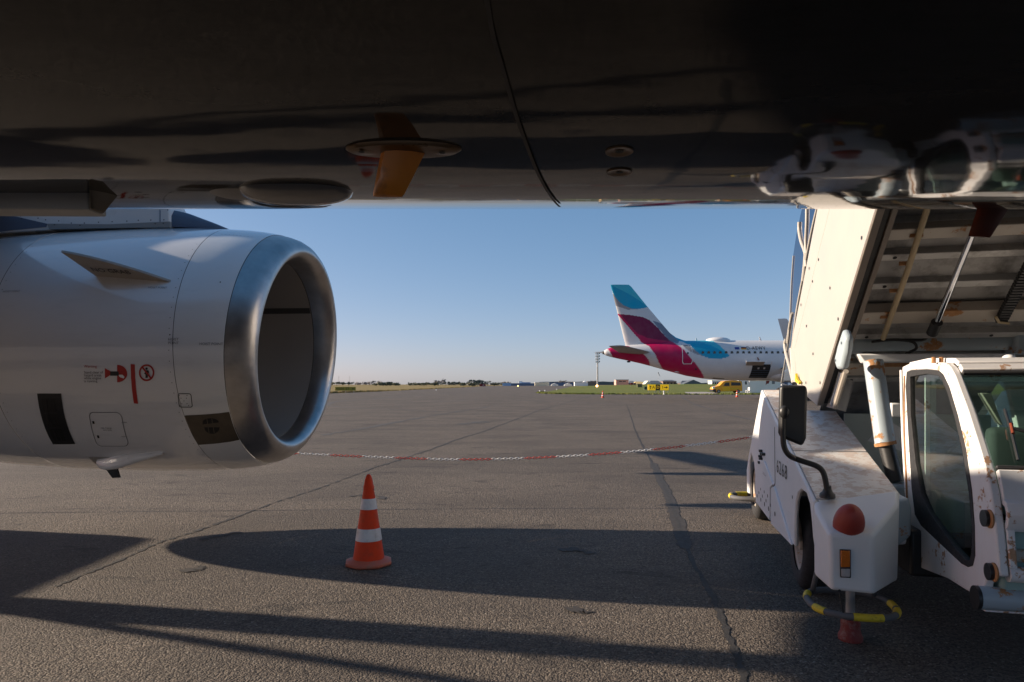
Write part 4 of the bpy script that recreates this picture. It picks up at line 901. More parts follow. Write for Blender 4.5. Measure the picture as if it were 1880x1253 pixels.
# lit struts seen through the windscreen, behind the cab
b = T(); b.prism([tq(x, y, .62) for x, y in ((1801, 722), (1820, 722), (1842, 782), (1834, 776))], (0, .06, 0)); b.build('rear_strut', M['alulight'], truck, bevel=.006)
b = T(); b.prism([tq(x, y, .75) for x, y in ((1853, 715), (1880, 715), (1900, 800), (1872, 800))], (0, .06, 0)); b.build('rear_strut', M['truck'], truck, bevel=.006)
b = T(); b.prism([(CP0+.07, -.60, .834), (CP0+.22, -.60, .834), (CP0+.20, -.44, .834), (CP0+.08, -.45, .834)], (0, 0, .004)); b.build('paper_sheet', M['white'], truck)
# wiper
wq = tp(1800, 820, CP0)
def wpt(px, py, dq):
    """on the windscreen plane, dq in front"""
    A = tp(1750, 691, CP0); B = tp(1807, 857, CP0); nn = (B-A).cross(EP).normalized(); nn = nn if nn.y < 0 else -nn; O = _loc(CX, CY, 0); d = _loc(px, py, 1.0)-O; t = (A+nn*dq-O).dot(nn)/d.dot(nn); return O+d*t
b = T(); b.tube([wpt(1844, 752, .03), wpt(1856, 790, .03), wpt(1869, 845, .02)], .007, 6); wp = b.build('wiper_blade', M['blackpl'], truck, smooth=40)
b = T(); b.tube([wpt(1856, 778, .045), wpt(1860, 796, .045)], .008, 8); b.build('wiper_joint', M['redbrown'], wp, smooth=40)
b = T(); b.tube([wpt(1858, 786, .045), wpt(1880, 792, .05), wpt(1930, 800, .03)], .008, 6); b.build('wiper_arm', M['blackpl'], wp, smooth=40)
# roof fittings
for x in (1714, 1728): b = T(); b.tube([tq(x, 667, .0), tq(x, 656, .0)], .012, 8); b.build('roof_stud', M['rust'], truck, smooth=40)
b = T(); b.tube([tq(1748, 664, .05), tq(1790, 660, .05), tq(1850, 664, .05), tq(1900, 662, .05)], .007, 6); b.build('spare_wiper_arm', M['blackpl'], truck, smooth=40)
b = T(); b.tube([tq(1750, 659, .12), tq(1800, 665, .12), tq(1870, 668, .12)], .006, 6); b.build('spare_wiper_arm', M['rust'], truck, smooth=40)
b = T(); b.ellipsoid(tq(1852, 659, .15), .035, .035, .025); b.build('roof_lamp', M['truck'], truck, smooth=60)
# dark box between nose and cab
b = T(); b.prism([tq(x, y, .12) for x, y in ((1648, 918), (1668, 914), (1674, 935), (1673, 985), (1648, 1005))], (0, .25, 0)); b.build('battery_box', M['bluesteel'], truck, bevel=.015)
# mirror on its arm
mq = .02
mp = [tq(x, y, mq) for x, y in ((1434, 707), (1481, 708), (1483, 720), (1481, 805), (1474, 820), (1433, 803), (1430, 795), (1432, 715))]
b = T(); b.prism(mp, (0, .055, 0)); mir = b.build('mirror_housing', M['blackpl'], truck, bevel=.018, bseg=3)
b = T(); b.tube([tq(x, y, .06 if y > 840 else .0) for x, y in smooth_poly([(1519, 905), (1515, 880), (1509, 864), (1497, 855), (1470, 846), (1450, 837), (1440, 822), (1437.5, 800), (1437.5, 765)], 5)], .0165, 10); b.build('mirror_arm', M['blackpl'], truck, smooth=50)
b = T(); b.ellipsoid(tq(1440, 757, -.02), .03, .025, .04, None, 14, 8); b.build('mirror_clamp', M['blackpl'], mir, smooth=60)
b = T(); c = tq(1519, 907, .07); b.lathe([(-.02, .045), (.0, .043), (.012, .03), (.03, .022), (.05, .02)], c, (0, -.1, 1), 18, True); b.build('mirror_foot', M['blackpl'], truck, smooth=50)
# ring bumpers with tape and the jack leg
def ring_bumper(c, rx, ry, r, tapes, drop=0):
    n = 48; P = [Vector((c[0]+rx*math.copysign(abs(math.cos(a))**.8, math.cos(a)), c[1]+ry*math.copysign(abs(math.sin(a))**.8, math.sin(a)), c[2])) for a in [2*math.pi*k/n for k in range(n)]]
    b = T(); b.tube(P, r, 12, closed=True); rg = b.build('ring_bumper', M['greyhose'], truck, smooth=60)
    for a0, a1 in tapes:
        b = T(); b.tube([P[k % n] for k in range(a0, a1+1)], r*1.12, 12); b.build('tape_wrap', M['yellow'], rg, smooth=60)
rc = tq(1561, 1108, -.05); ring_bumper((rc.x, rc.y, .245), .225, .25, .019, [(20, 23), (27, 30), (35, 39), (43, 46), (47, 49)])
b = T(); b.tube([tq(1541, 1086, FQ+.0), Vector((rc.x-.09, rc.y-.24, .25))], .005, 6); b.build('bumper_cord', M['blackpl'], truck)
b = T()
for dx in (-.18, .18): b.tube([Vector((rc.x+dx*.8, .08, .42)), Vector((rc.x+dx*.95, .12, .245))], .016, 8)
b.build('bumper_strut', M['greyhose'], truck, smooth=40)
jc = tq(1561, 1150, .05); jx, jy = jc.x, .05
b = T(); b.tube([(jx, jy, .16), (jx, jy, .45)], .026, 14); b.build('jack_leg', M['galv'], truck, smooth=40)
b = T(); b.lathe([(0, .066), (.025, .068), (.045, .058), (.075, .052), (.10, .054), (.125, .050)], (jx, jy, .001), (0, 0, 1), 24, True); b.build('jack_foot', M['redfoot'], truck, smooth=40)
b = T(); n = 32; rr = tp(1366, 913, .12); ring_bumper((.14, 4.02, .20), .30, .20, .026, [(22, 26), (14, 18)])
b = T(); b.tube([(.36, 4.15, .5), (.36, 4.15, .001)], .03, 10); b.build('jack_leg', M['galv'], truck, smooth=40)

# ------------------------------------------------------------------ traffic cones
def cone_thing(loc, h, label, rz=0, group='orange and white traffic cones'):
    c = empty('traffic_cone', loc, rz, label, 'traffic cone', group); k = h/.75
    b = MB(); rb = [(.205 if i % 2 else .205, a) for i, a in enumerate([2*math.pi*i/8+.39 for i in range(8)])]
    def octo(r, z): return [(r*math.cos(a), r*math.sin(a), z) for _, a in rb]
    b.loft([octo(.19*k, .001), octo(.20*k, .012*k), octo(.198*k, .03*k), octo(.165*k, .045*k), octo(.13*k, .055*k)]); b.build('cone_base', M['conebase'], c, bevel=.004*k)
    def R_(z): return (.128-.098*(z-.05)/.66)*k if z < .71 else (.030-.02*(z-.71)/.04)*k
    b = MB(); b.lathe([(z*k, R_(z)+(0.004*k if .66 > z > .64 else 0)) for z in (.045, .06, .2, .24, .245, .4, .5, .62, .642, .645, .66, .662, .70, .725, .745)], (0, 0, 0), (0, 0, 1), 40, True); b.build('cone_body', M['cone'], c, smooth=50)
    for z0, z1 in ((.205, .305), (.46, .548)):
        b = MB(); b.lathe([(z*k, R_(z)+.0035*k) for z in (z0, (z0+z1)/2, z1)], (0, 0, 0), (0, 0, 1), 40); b.build('reflective_band', M['reflector'], c, smooth=50)
    b = MB(); a = R(-58); b.add([((R_(z)+.0045)*math.cos(a+d), (R_(z)+.0045)*math.sin(a+d), z*k) for z, d in ((.206, -.008), (.206, .008), (.304, .008), (.304, -.008))], [(0, 1, 2, 3)]); b.build('band_seam', M['greyp'], c)
    b = MB(); b.disc((0, 0, .7455*k), (0, 0, 1), .008*k, 12, up=(1, 0, 0)); b.build('cone_hole', M['dark'], c)
    return c
g0 = gnd(677, 1036); cone_thing((g0.x, g0.y, 0), .755, 'large orange cone with two white bands standing in front of the engine', .2)
g0 = gnd(1106.5, 731); cone_thing((g0.x, g0.y, 0), .80, 'small distant cone on the tarmac left of the yellow taxiway sign', .5)
g0 = gnd(1270, 728.5); cone_thing((g0.x, g0.y, 0), .78, 'small distant cone in front of the yellow van rear wheel', .1) if False else None
g0 = gnd(1353, 729.5); cone_thing((g0.x, g0.y, 0), .80, 'small distant cone by the rear of the yellow van', .1)

# ------------------------------------------------------------------ barrier chain between two posts
YC = 8.6
ch = empty('barrier_chain', (-.75, YC, .553), 0, 'red and white plastic chain sagging across the tarmac behind the cone', 'chain')
def cz(x): d = x+.75; return .553+(.0198*d*d if d > 0 else .075*(-d/1.95)**1.3)
pts = []; x = -10.0
while x < 3.9:
    pts.append(Vector((x, YC, cz(x)))); s_ = (cz(x+.01)-cz(x))/.01; x += .037/math.sqrt(1+s_*s_)
def chain_section(i0, i1, m):
    b = MB((-.75, YC, .553))
    for i in range(i0, i1):
        c = (pts[i]+pts[i+1])/2; d = (pts[i+1]-pts[i]).normalized(); u = Vector((0, 1, 0)) if i % 2 else Vector((0, 0, 1)); u = (u-d*u.dot(d)).normalized()
        b.tube([c+d*(.015*math.cos(a)+math.copysign(.009, math.cos(a)))+u*.0125*math.sin(a) for a in [2*math.pi*(k+.5)/8 for k in range(8)]], .0042, 5, closed=True)
    return b.build('chain_section', m, ch, smooth=60)
per = 11; k0 = 0
for i in range(0, len(pts)-1, per): chain_section(i, min(i+per, len(pts)-1), M['chainred'] if (i//per) % 2 else M['chainwhite'])
for x, lab in ((-10.05, 'barrier post holding the far end of the chain beyond the engine'), (3.95, 'barrier post holding the chain behind the stairs truck')):
    po = empty('barrier_post', (x, YC, 0), 0, lab, 'barrier post'); b = MB(); b.tube([(0, 0, .03), (0, 0, cz(x)+.1)], .022, 12); b.build('post', M['chainwhite'], po, smooth=40)
    b = MB(); b.lathe([(0, .17), (.03, .17), (.05, .05)], (0, 0, .001), (0, 0, 1), 20, True); b.build('post_foot', M['blackpl'], po, smooth=40)

# ------------------------------------------------------------------ far airliner with the coloured tail
FARY = 70.0; KS = FPX/FARY
far = empty('airliner', ((1300-CX)/KS, FARY, 0), 0, 'distant white airliner with burgundy and turquoise tail parked beyond the tarmac', 'airliner'); FO = far.location.copy()
def Fm(): return MB(FO)
def c5(P): return [(1090+x/4.8205, 500+y/4.8205) for x, y in P]
TEAL, TEALL, BURG, BURGD, GREYL, WHT, BLG = (.0, .36, .56), (.05, .50, .62), (.47, .001, .075), (.19, .003, .05), (.33, .31, .31), (.70, .69, .68), (.20, .24, .31)
LIV = [(c5([(175, 195), (200, 235), (260, 295), (330, 325), (400, 328), (300, 335), (190, 298), (160, 200)]), GREYL),
       (c5([(140, 110), (320, 105), (500, 318), (478, 310), (440, 320), (390, 328), (330, 325), (260, 295), (215, 255), (188, 220), (172, 190)]), TEAL),
       (c5([(140, 110), (320, 105), (500, 318), (478, 312), (400, 250), (300, 190), (220, 150)]), TEALL),
       (c5([(515, 430), (570, 445), (620, 465), (720, 565), (760, 600), (720, 640), (690, 625), (640, 580), (590, 520)]), BLG),
       (c5([(205, 370), (330, 383), (430, 400), (490, 425), (560, 490), (600, 535), (640, 580), (690, 625), (760, 690), (830, 780), (965, 940), (800, 925), (700, 900), (640, 885), (590, 845), (555, 800), (520, 730), (495, 695), (475, 660), (420, 625)]), BURG),
       (c5([(235, 376), (330, 383), (430, 400), (490, 425), (560, 490), (600, 535), (640, 580), (675, 612), (560, 600), (470, 585), (380, 545), (300, 455)]), BURGD),
       (c5([(108, 660), (150, 640), (300, 655), (430, 735), (470, 780), (502, 850), (330, 830), (165, 752)]), BURG),
       (c5([(750, 640), (800, 650), (850, 690), (920, 748), (880, 738), (800, 700)]), GREYL),
       (c5([(690, 560), (760, 560), (860, 590), (1030, 600), (1080, 660), (1115, 705), (1150, 748), (1100, 768), (1040, 776), (960, 765), (905, 740), (850, 690), (800, 640), (740, 600)]), TEAL),
       (c5([(850, 590), (1030, 600), (1080, 660), (1140, 738), (1080, 700), (1000, 655), (920, 622)]), TEALL)]
def livery(px, py, tail=True):
    c = WHT
    for P, cc in LIV:
        if inpoly(px, py, P): c = cc
    return c
def paint(o):
    me = o.data; ca = me.color_attributes.new('livery', 'FLOAT_COLOR', 'POINT')
    for i, v in enumerate(me.vertices):
        w = v.co+FO; x, y = CX+KS*w.x, CY-KS*(w.z-CH); c = livery(x, y); ca.data[i].color = (*c, 1)
M['livery'] = vcol_mat('livery_paint')
# fuselage rings: x pixel, top, bottom
FR_ = [(1108.5, 645, 651), (1112, 642, 653), (1120, 639, 655.5), (1135, 636.5, 659), (1150, 634.5, 662), (1175, 631.5, 667.5), (1200, 629, 674), (1230, 627, 682.5), (1260, 626, 690.5), (1290, 625.7, 695.5), (1320, 625.6, 698), (1345, 625.5, 699), (1700, 625.5, 699), (1745, 628, 699), (1768, 634, 697), (1778, 643, 692), (1782, 655, 684)]
def fr(x):
    for (a, t0, b0), (c, t1, b1) in zip(FR_, FR_[1:]):
        if x <= c: k = (x-a)/(c-a); return t0+(t1-t0)*k, b0+(b1-b0)*k
    return FR_[-1][1:]
def fsurf(px, py, off=0.0):
    """point on the near side of the far fuselage"""
    t, bt = fr(px); cy_ = (t+bt)/2; r = (bt-t)/2/KS; dz = (cy_-py)/KS; return Vector(((px-CX)/KS, FARY-math.sqrt(max(0, (r+off)**2-dz*dz)), CH+(CY-py)/KS))
xs_ = [1108.5+i*1.4 for i in range(170)]+[1350+i*12 for i in range(30)]+[1702, 1720, 1745, 1757, 1768, 1774, 1778, 1782]; b = Fm(); rings = []
for x in xs_:
    t, bt = fr(x); r = (bt-t)/2/KS; zc = CH+(CY-(t+bt)/2)/KS; rings.append([((x-CX)/KS, FARY+r*math.sin(2*math.pi*k/120), zc+r*math.cos(2*math.pi*k/120)) for k in range(120)])
b.loft(rings); o = b.build('fuselage', M['livery'], far, smooth=50); paint(o)
# fin
def fin_edges(y):
    te = 1121+(y-524)/(634-524)*27
    L = [(523, 1154), (527, 1159), (564, 1189), (600, 1219.5), (612, 1230), (620, 1241), (625, 1254), (628, 1268), (640, 1268)]
    for (a, x0), (c, x1) in zip(L, L[1:]):
        if y <= c: return te, x0+(x1-x0)*(y-a)/(c-a)
    return te, 1268
b = Fm(); rings = []
for i in range(114):
    y = 523.2+i; te, le = fin_edges(y); ring = []; hw = (.10+.28*(i/113.)); n = 60
    for k in range(n+1): t = k/n; ring.append(((te+(le-te)*t-CX)/KS, FARY-hw*math.sin(math.pi*t**.75)**.8 if 0 < t < 1 else FARY, CH+(CY-y)/KS))
    for k in range(n-1, 0, -1): t = k/n; ring.append(((te+(le-te)*t-CX)/KS, FARY+hw*math.sin(math.pi*t**.75)**.8, CH+(CY-y)/KS))
    rings.append(ring)
b.loft(rings); o = b.build('tail_fin', M['livery'], far, smooth=50); paint(o)
for sd in (-1, 1):
    b = Fm(); rings = []
    for y, le, te, z, th in ((.6, 14.3, 10.9, 4.72, .22), (6.1, 10.6, 9.05, 5.08, .10), (6.3, 10.1, 9.1, 5.09, .05)):
        c = le-te; rings.append([(le-c*t, FARY+sd*y, z+th*k) for t, k in ((0, 0), (.1, .6), (.35, 1), (.7, .5), (1, 0), (.7, -.5), (.35, -1), (.1, -.6))])
    b.loft(rings); b.build('tailplane', M['greyp'], far, smooth=40)
b = Fm(); b.tube([((1106-CX)/KS, FARY, CH+(CY-648)/KS), ((1110-CX)/KS, FARY, CH+(CY-648)/KS)], [.14, .19], 14); b.build('tail_exhaust', M['baremetal'], far, smooth=40)
# wings with upturned tips
for sd in (-1, 1):
    b = Fm(); rings = []
    for y, le, te, z, th in ((1.0, 35.5, 26.8, 3.0, .45), (6.2, 31.5, 26.2, 3.45, .28), (15.8, 23.9, 22.0, 4.25, .12), (16.6, 23.2, 21.5, 4.40, .09), (17.0, 22.6, 21.1, 4.9, .07), (17.35, 21.2, 20.5, 6.55, .03)):
        c = le-te; rings.append([(le-c*t, FARY+sd*y, z+th*k) for t, k in ((0, 0), (.1, .7), (.35, 1), (.7, .5), (1, 0), (.7, -.5), (.35, -.8), (.1, -.6))])
    b.loft(rings[:3]); b.build('wing', M['greyp'], far, smooth=40)
    b = Fm(); R2 = [[Vector(v) for v in rg] for rg in rings[2:]]
    for rg in R2[2:]:
        for v in rg:
            k = v.z-(CH+2.9); v.y += 0
    b.loft(R2); b.build('winglet', M['whitep'], far, smooth=40)
    b = Fm(); b.lathe([(0, .9), (.15, 1.05), (1.2, 1.12), (2.6, 1.02), (3.5, .8)], (34.4, FARY+sd*5.75, 1.75), (-1, 0, 0), 32, True); b.build('engine', M['whitep'], far, smooth=50)
    g = Fm(); x = 29.2; g.tube([(x, FARY+sd*3.8, .5), (x, FARY+sd*3.8, 2.9)], .12, 10); lg = g.build('main_gear_leg', M['whitep'], far, smooth=40)
    for dy in (-.45, .45):
        w_ = Fm(); w_.lathe([(-.18, .01), (-.2, .5), (-.1, .58), (.1, .58), (.2, .5), (.18, .01)], (x, FARY+sd*3.8+dy, .585), (0, 1, 0), 20); w_.build('tyre', M['rubber'], lg, smooth=50)
    b = Fm(); b.ellipsoid((27.0, FARY+sd*6.0, 2.7), 1.6, .22, .28); b.build('flap_track_fairing', M['whitep'], far, smooth=60)
b = Fm(); b.ellipsoid((30.5, FARY, 2.45), 5.6, 2.1, .85); b.build('belly_fairing', M['whitep'], far, smooth=60)
b = Fm(); b.tube([(42.0, FARY, .4), (42.0, FARY, 2.2)], .09, 10); ng = b.build('nose_gear_leg', M['whitep'], far, smooth=40)
for dy in (-.25, .25): w_ = Fm(); w_.lathe([(-.1, .01), (-.11, .3), (-.06, .37), (.06, .37), (.11, .3), (.1, .01)], (42.0, FARY+dy, .375), (0, 1, 0), 20); w_.build('tyre', M['rubber'], ng, smooth=50)
# windows (shared mesh), doors, lettering, flags, antennas
def fpatch(P, off, name, m, nx=1):
    b = Fm(); b.add([fsurf(x, y, off) for x, y in P], [tuple(range(len(P)))]); return b.build(name, m, far)
w0 = None
for i in range(42):
    px = 1281.2+i*10.27; c = fsurf(px, 650.2, .015)
    if w0 is None:
        b = MB(c); b.add([c+Vector((.135*math.copysign(abs(math.cos(a))**.75, math.cos(a)), 0, .20*math.copysign(abs(math.sin(a))**.75, math.sin(a)))) for a in [2*math.pi*k/16 for k in range(16)]], [tuple(range(16))]); w0 = b.build('cabin_window', M['winglass'], far, loc=c-FO)
    else:
        o = w0.copy(); COL.objects.link(o); o.location = c-FO
def frame(P, w, name, m, off=.03):
    cx_ = sum(p[0] for p in P)/len(P); cy_ = sum(p[1] for p in P)/len(P); hx = max(abs(p[0]-cx_) for p in P); hy = max(abs(p[1]-cy_) for p in P)
    Q = [(cx_+(x-cx_)*(hx-w)/hx, cy_+(y-cy_)*(hy-w)/hy) for x, y in P]; b = Fm(); n = len(P)
    for i in range(n): j = (i+1) % n; b.add([fsurf(*P[i], off), fsurf(*P[j], off), fsurf(*Q[j], off), fsurf(*Q[i], off)], [(0, 1, 2, 3)])
    return b.build(name, m, far)
dr = []
for (x0, y0, x1, y1) in ((1245, 633.8, 1263, 670),):
    for y in [y0+(y1-y0)*k/8 for k in range(9)]: dr.append((x1 if 0 < (y-y0)/(y1-y0) < 1 else x1-2, y))
    for y in [y1-(y1-y0)*k/8 for k in range(9)]: dr.append((x0 if 0 < (y-y0)/(y1-y0) < 1 else x0+2, y))
frame(dr, 1.1, 'rear_door', M['whitep'], .04); fpatch([(1253.5, 648.5), (1256, 648.5), (1256, 651.5), (1253.5, 651.5)], .05, 'door_window', M['winglass'])
vs, fs = text_geo('D-AEWV', 8.2, spacing=1.18, bold=.06); b = Fm(); b.add([fsurf(1377+u*.96, 641.3-v*1.05, .02) for u, v in vs], fs); b.build('registration_lettering', M['black'], far)
fpatch([(1339, 639.2), (1347, 639.2), (1347, 643.6), (1339, 643.6)], .02, 'blue_flag', M['eublue'])
for i, m in enumerate(('black', 'flagred', 'gold2')): fpatch([(1350.3, 639.2+i*1.5), (1359.5, 639.2+i*1.5), (1359.5, 640.7+i*1.5), (1350.3, 640.7+i*1.5)], .02, 'flag_stripe', M[m])
# open cargo hold with its raised door
def fgrid(x0a, x1a, y0, x0b, x1b, y1, off, name, m, n=14):
    b = Fm(); b.loft([[fsurf(x0a+(x0b-x0a)*k/n+t*(x1a+(x1b-x1a)*k/n-x0a-(x0b-x0a)*k/n), y0+(y1-y0)*k/n, off) for t in (0, 1)] for k in range(n+1)], False, False); return b.build(name, m, far)
fgrid(1369, 1402, 670.5, 1367.5, 1400, 694.5, .015, 'cargo_hold', M['dark'])
for y in (681, 684.5, 688, 691.5): fgrid(1368.6, 1400.4, y, 1368.5, 1400.2, y+.5, .03, 'hold_net', M['bluegrey'], 2)
for x in (1380, 1390.3): fpatch([(x-1.7, 675.8), (x+1.7, 675.8), (x+1.7, 679), (x-1.7, 679)], .05, 'hold_light', M['concrete'])
b = Fm(); Q0, Q1, Q2, Q3 = at(1369, 671.5, 68.05), at(1401, 671.5, 68.05), at(1405.5, 663.8, 66.8), at(1370, 664.2, 66.8); up = Vector((0, 0, .10)); b.hexa([Q0, Q1, Q1+up, Q0+up], [Q3, Q2, Q2+up, Q3+up]); b.build('cargo_door', M['concrete'], far, bevel=.02)
b = Fm(); b.box(tuple(at(1369.5, 664.6, 66.7)-Vector((0, .06, 0))), tuple(at(1408, 662.4, 66.7))); b.build('cargo_door_edge', M['whitep'], far)
for x in (1370, 1401.5): b = Fm(); b.tube([fsurf(x, 672, 0), fsurf(x, 665, .3)], .04, 6); b.build('door_strut', M['whitep'], far)
b = Fm(); b.tube([fsurf(1377.5, 658, .02), fsurf(1378.5, 661, .04), fsurf(1379.5, 663, .1)], .055, 6); b.build('cargo_door_lever', M['redbrown'], far)
b = Fm(); b.ellipsoid(((1318-CX)/KS, FARY, CH+(CY-626.3)/KS), 1.27, .8, .40, None, 28, 14); b.build('antenna_radome', M['whitep'], far, smooth=70)
for x, h, w in ((1394, 6.5, 5), (1277.5, 4.5, 3)):
    b = Fm(); b.prism([((x-CX)/KS, FARY-.02, CH+(CY-626.5)/KS), ((x+w-CX)/KS, FARY-.02, CH+(CY-626.5)/KS), ((x+1.0-CX)/KS, FARY-.02, CH+(CY-626+h+.6)/KS), ((x-.6-CX)/KS, FARY-.02, CH+(CY-626+h+1)/KS)], (0, .04, 0)); b.build('blade_antenna', M['whitep'], far)
b = Fm(); b.ellipsoid(fsurf(1241, 683.3, .0), .28, .08, .07); b.build('drain_mast', M['whitep'], far, smooth=60)
b = Fm(); b.ellipsoid(fsurf(1154, 664.5, -.02), .2, .04, .09); b.build('drain_mast', M['blackpl'], far, smooth=60)
fpatch([(1305, 694.2), (1326, 695.8), (1326, 697), (1305, 695.4)], .015, 'hatch_edge', M['seam'])
b = Fm(); b.disc(fsurf(1270, 678.3, .02), (0, -1, 0), .10, 10); b.build('outflow_valve', M['blackpl'], far)

# ------------------------------------------------------------------ things on the lawn and beyond
def lawn_z(Y): return .012 + 1.62*max(0, min(1, (Y-150)/180.))**1.3*(1 if Y <= 335 else .4)
# yellow van
VY = 113.0; kv = FPX/VY; vx = (1332.5-CX)/kv
van = empty('service_van', (vx, VY, .02), 0, 'small yellow service van with dark windows facing left beside the white cabin', 'van')
def vp(px, py): return ((px-1332.5)/kv, 0, (722.2-py)/kv)   # side-view position, metres
def side_prism(P, y0, y1, name, m, par, bev=0): b = MB(); b.prism([(vp(*p)[0], y0, vp(*p)[2]) for p in P], (0, y1-y0, 0)); return b.build(name, m, par, bevel=bev)
side_prism([(1305.8, 718), (1306, 713), (1308, 710.5), (1318, 708), (1325, 700.8), (1329, 699.2), (1345, 698.6), (1357, 699.6), (1359.2, 704), (1359.8, 718), (1306.5, 719)], -.88, .88, 'van_body', M['vanpaint'], van, .06)
side_prism([(1318.5, 707.5), (1325.4, 701.2), (1326.4, 701.2), (1319.8, 707.7)], -.80, .80, 'windscreen', M['winglass'], van)
side_prism([(1324.5, 708.8), (1328.6, 702.8), (1335.8, 702.2), (1336.2, 708.8)], -.892, -.86, 'side_window', M['winglass'], van)
side_prism([(1339, 708), (1339.2, 702), (1356, 702.5), (1357, 708)], -.892, -.86, 'side_window', M['winglass'], van)
side_prism([(1322, 710.5), (1337, 710.2), (1337, 718), (1325.5, 718)], -.90, -.87, 'front_door', M['vanpanel'], van)
side_prism([(1337.8, 713), (1353, 712.6), (1353, 714), (1337.8, 714.2)], -.895, -.87, 'sliding_door_rail', M['gold2'], van)
side_prism([(1305, 715), (1312, 714.6), (1312, 719.2), (1305.6, 719.2)], -.90, .90, 'bumper', M['blackpl'], van, .03)
side_prism([(1305.9, 710.5), (1309, 709.8), (1309.6, 713), (1305.8, 713.6)], -.885, -.55, 'headlight', M['reflector'], van)
for x in (1316.5, 1351.5):
    b = MB(); p = vp(x, 718.6); b.lathe([(-.11, .01), (-.11, .27), (-.08, .31), (.08, .31), (.11, .27), (.11, .01)], (p[0], -.80, .32), (0, 1, 0), 22); w_ = b.build('wheel', M['rubber'], van, smooth=40)
    b = MB(); b.lathe([(-.112, .01), (-.113, .18)], (p[0], -.80, .32), (0, 1, 0), 16); b.build('rim', M['galv'], w_)
    b = MB(); b.lathe([(-.11, .01), (-.11, .27), (.11, .27), (.11, .01)], (p[0], .80, .32), (0, 1, 0), 16); b.build('wheel', M['rubber'], van, smooth=40)
b = MB(); p = vp(1326, 708); b.ellipsoid((p[0], -1.0, p[2]), .08, .1, .1); b.build('wing_mirror', M['blackpl'], van, smooth=60)
# white cabin
CYb = 119.0; kc = FPX/CYb
def cpt(px): return (px-CX)/kc
cab_ = empty('site_cabin', (cpt(1376), CYb, .02), 0, 'white flat-roofed site cabin behind the yellow van', 'cabin')
x0, x1 = cpt(1376)-cpt(1376), cpt(1450)-cpt(1376); ang = .0
b = MB(); b.box((0, 0, 0), (x1, 2.6, 2.15)); b.build('wall', M['white'], cab_, bevel=.03)
b = MB(); b.box((-.08, -.08, 2.152), (x1+.08, 2.68, 2.28)); b.build('roof', M['white'], cab_)
for x in (.28, .0): pass
b = MB(); b.prism([(-1.75, .35, 0), (-.02, .05, 0), (-.02, 2.4, 0), (-1.75, 2.7, 0)], (0, 0, 2.2)); b.build('porch', M['white'], cab_)
for x in (-1.45, -.72): b = MB(); b.box((x, .12 if x > -1 else .26, 1.45), (x+.42, .22 if x > -1 else .32, 2.0)); b.build('window', M['winglass'], cab_)
b = MB(); b.prism([(2.9, -.03, 2.1), (3.5, -.03, 2.1), (3.3, -.03, 1.6), (3.0, -.03, 1.6), (2.8, -.03, 1.3)], (0, .025, 0)); b.build('red_notice', M['signred'], cab_)
b = MB(); b.box((3.9, -.03, 1.55), (4.4, -.005, 2.05)); b.build('window', M['roofgrey'], cab_)
st = empty('garden_chair', (cpt(1366), 117.2, .02), .3, 'white plastic chair standing in front of the site cabin', 'chair')
b = MB(); b.box((-.28, -.25, .42), (.28, .25, .46)); b.build('seat', M['white'], st); b = MB(); b.box((.24, -.25, .46), (.29, .25, .95)); b.build('backrest', M['white'], st)
for dx in (-.24, .24):
    for dy in (-.2, .2): b = MB(); b.box((dx-.025, dy-.025, 0), (dx+.025, dy+.025, .42)); b.build('leg', M['white'], st)
# taxiway signs
def flat_text(body, size, origin, m, name, par, y=-.135):
    vs, fs = text_geo(body, size); b = MB(); b.add([(origin[0]+u, y, origin[1]+v) for u, v in vs], fs); return b.build(name, m, par)
SYY = 118.0; ks = FPX/SYY; s0 = (1207-CX)/ks
sg = empty('taxiway_sign', (s0, SYY, .02), 0, 'yellow and black taxiway direction sign reading A D 1 on the grass', 'sign')
for i, (xa, xb, m) in enumerate(((1189.6, 1203.4, 'signyellow'), (1203.7, 1211.6, 'signblack'), (1212, 1227.4, 'signyellow'))):
    b = MB(); b.box(((xa-1207)/ks, -.12, .46), ((xb-1207)/ks, .12, 1.44)); b.build('sign_panel', M[m], sg, bevel=.015)
    for x in (xa+1, xb-1): b = MB(); b.box(((x-1207)/ks-.04, -.04, -.05), ((x-1207)/ks+.04, .04, .458)); b.build('leg', M['galv'], sg)
flat_text('A', .78, ((1199.5-1207)/ks, .95), M['signblack'], 'lettering', sg); flat_text('D', .72, ((1207.7-1207)/ks, .95), M['signyellow'], 'lettering', sg); flat_text('1', .72, ((1216-1207)/ks, .95), M['signblack'], 'lettering', sg)
def arrow(cx_, cz_, ang, s, par, m):
    P = [(-.5, -.09), (.1, -.09), (.1, -.32), (.5, 0), (.1, .32), (.1, .09), (-.5, .09)]; ca, sa = math.cos(ang), math.sin(ang); b = MB(); b.add([(cx_+s*(x*ca-z*sa), -.135, cz_+s*(x*sa+z*ca)) for x, z in P], [tuple(range(7))]); b.build('arrow', m, par)
arrow((1194-1207)/ks, .95, math.pi/2, .62, sg, M['signblack']); arrow((1222-1207)/ks, .95, 0, .70, sg, M['signblack'])
SY2 = 112.0; k2 = FPX/SY2; s1 = empty('taxiway_sign', ((634-CX)/k2, SY2, 0), 0, 'dark yellow sign with black lettering in the dry grass beside the engine inlet', 'sign')
s1.location.y = SY2+6
k2 = FPX/(SY2+6); s1.location.x = (635-CX)/k2
b = MB(); b.box((-1.85, -.1, .42), (1.7, .1, 1.05)); b.build('sign_panel', M['signdark'], s1, bevel=.02)
for x in (-1.5, 0, 1.4): b = MB(); b.box((x-.04, -.04, 0), (x+.04, .04, .418)); b.build('leg', M['galv'], s1)
flat_text('A0/01 ST', .62, (-.55, .735), M['signblack'], 'lettering', s1, -.104)
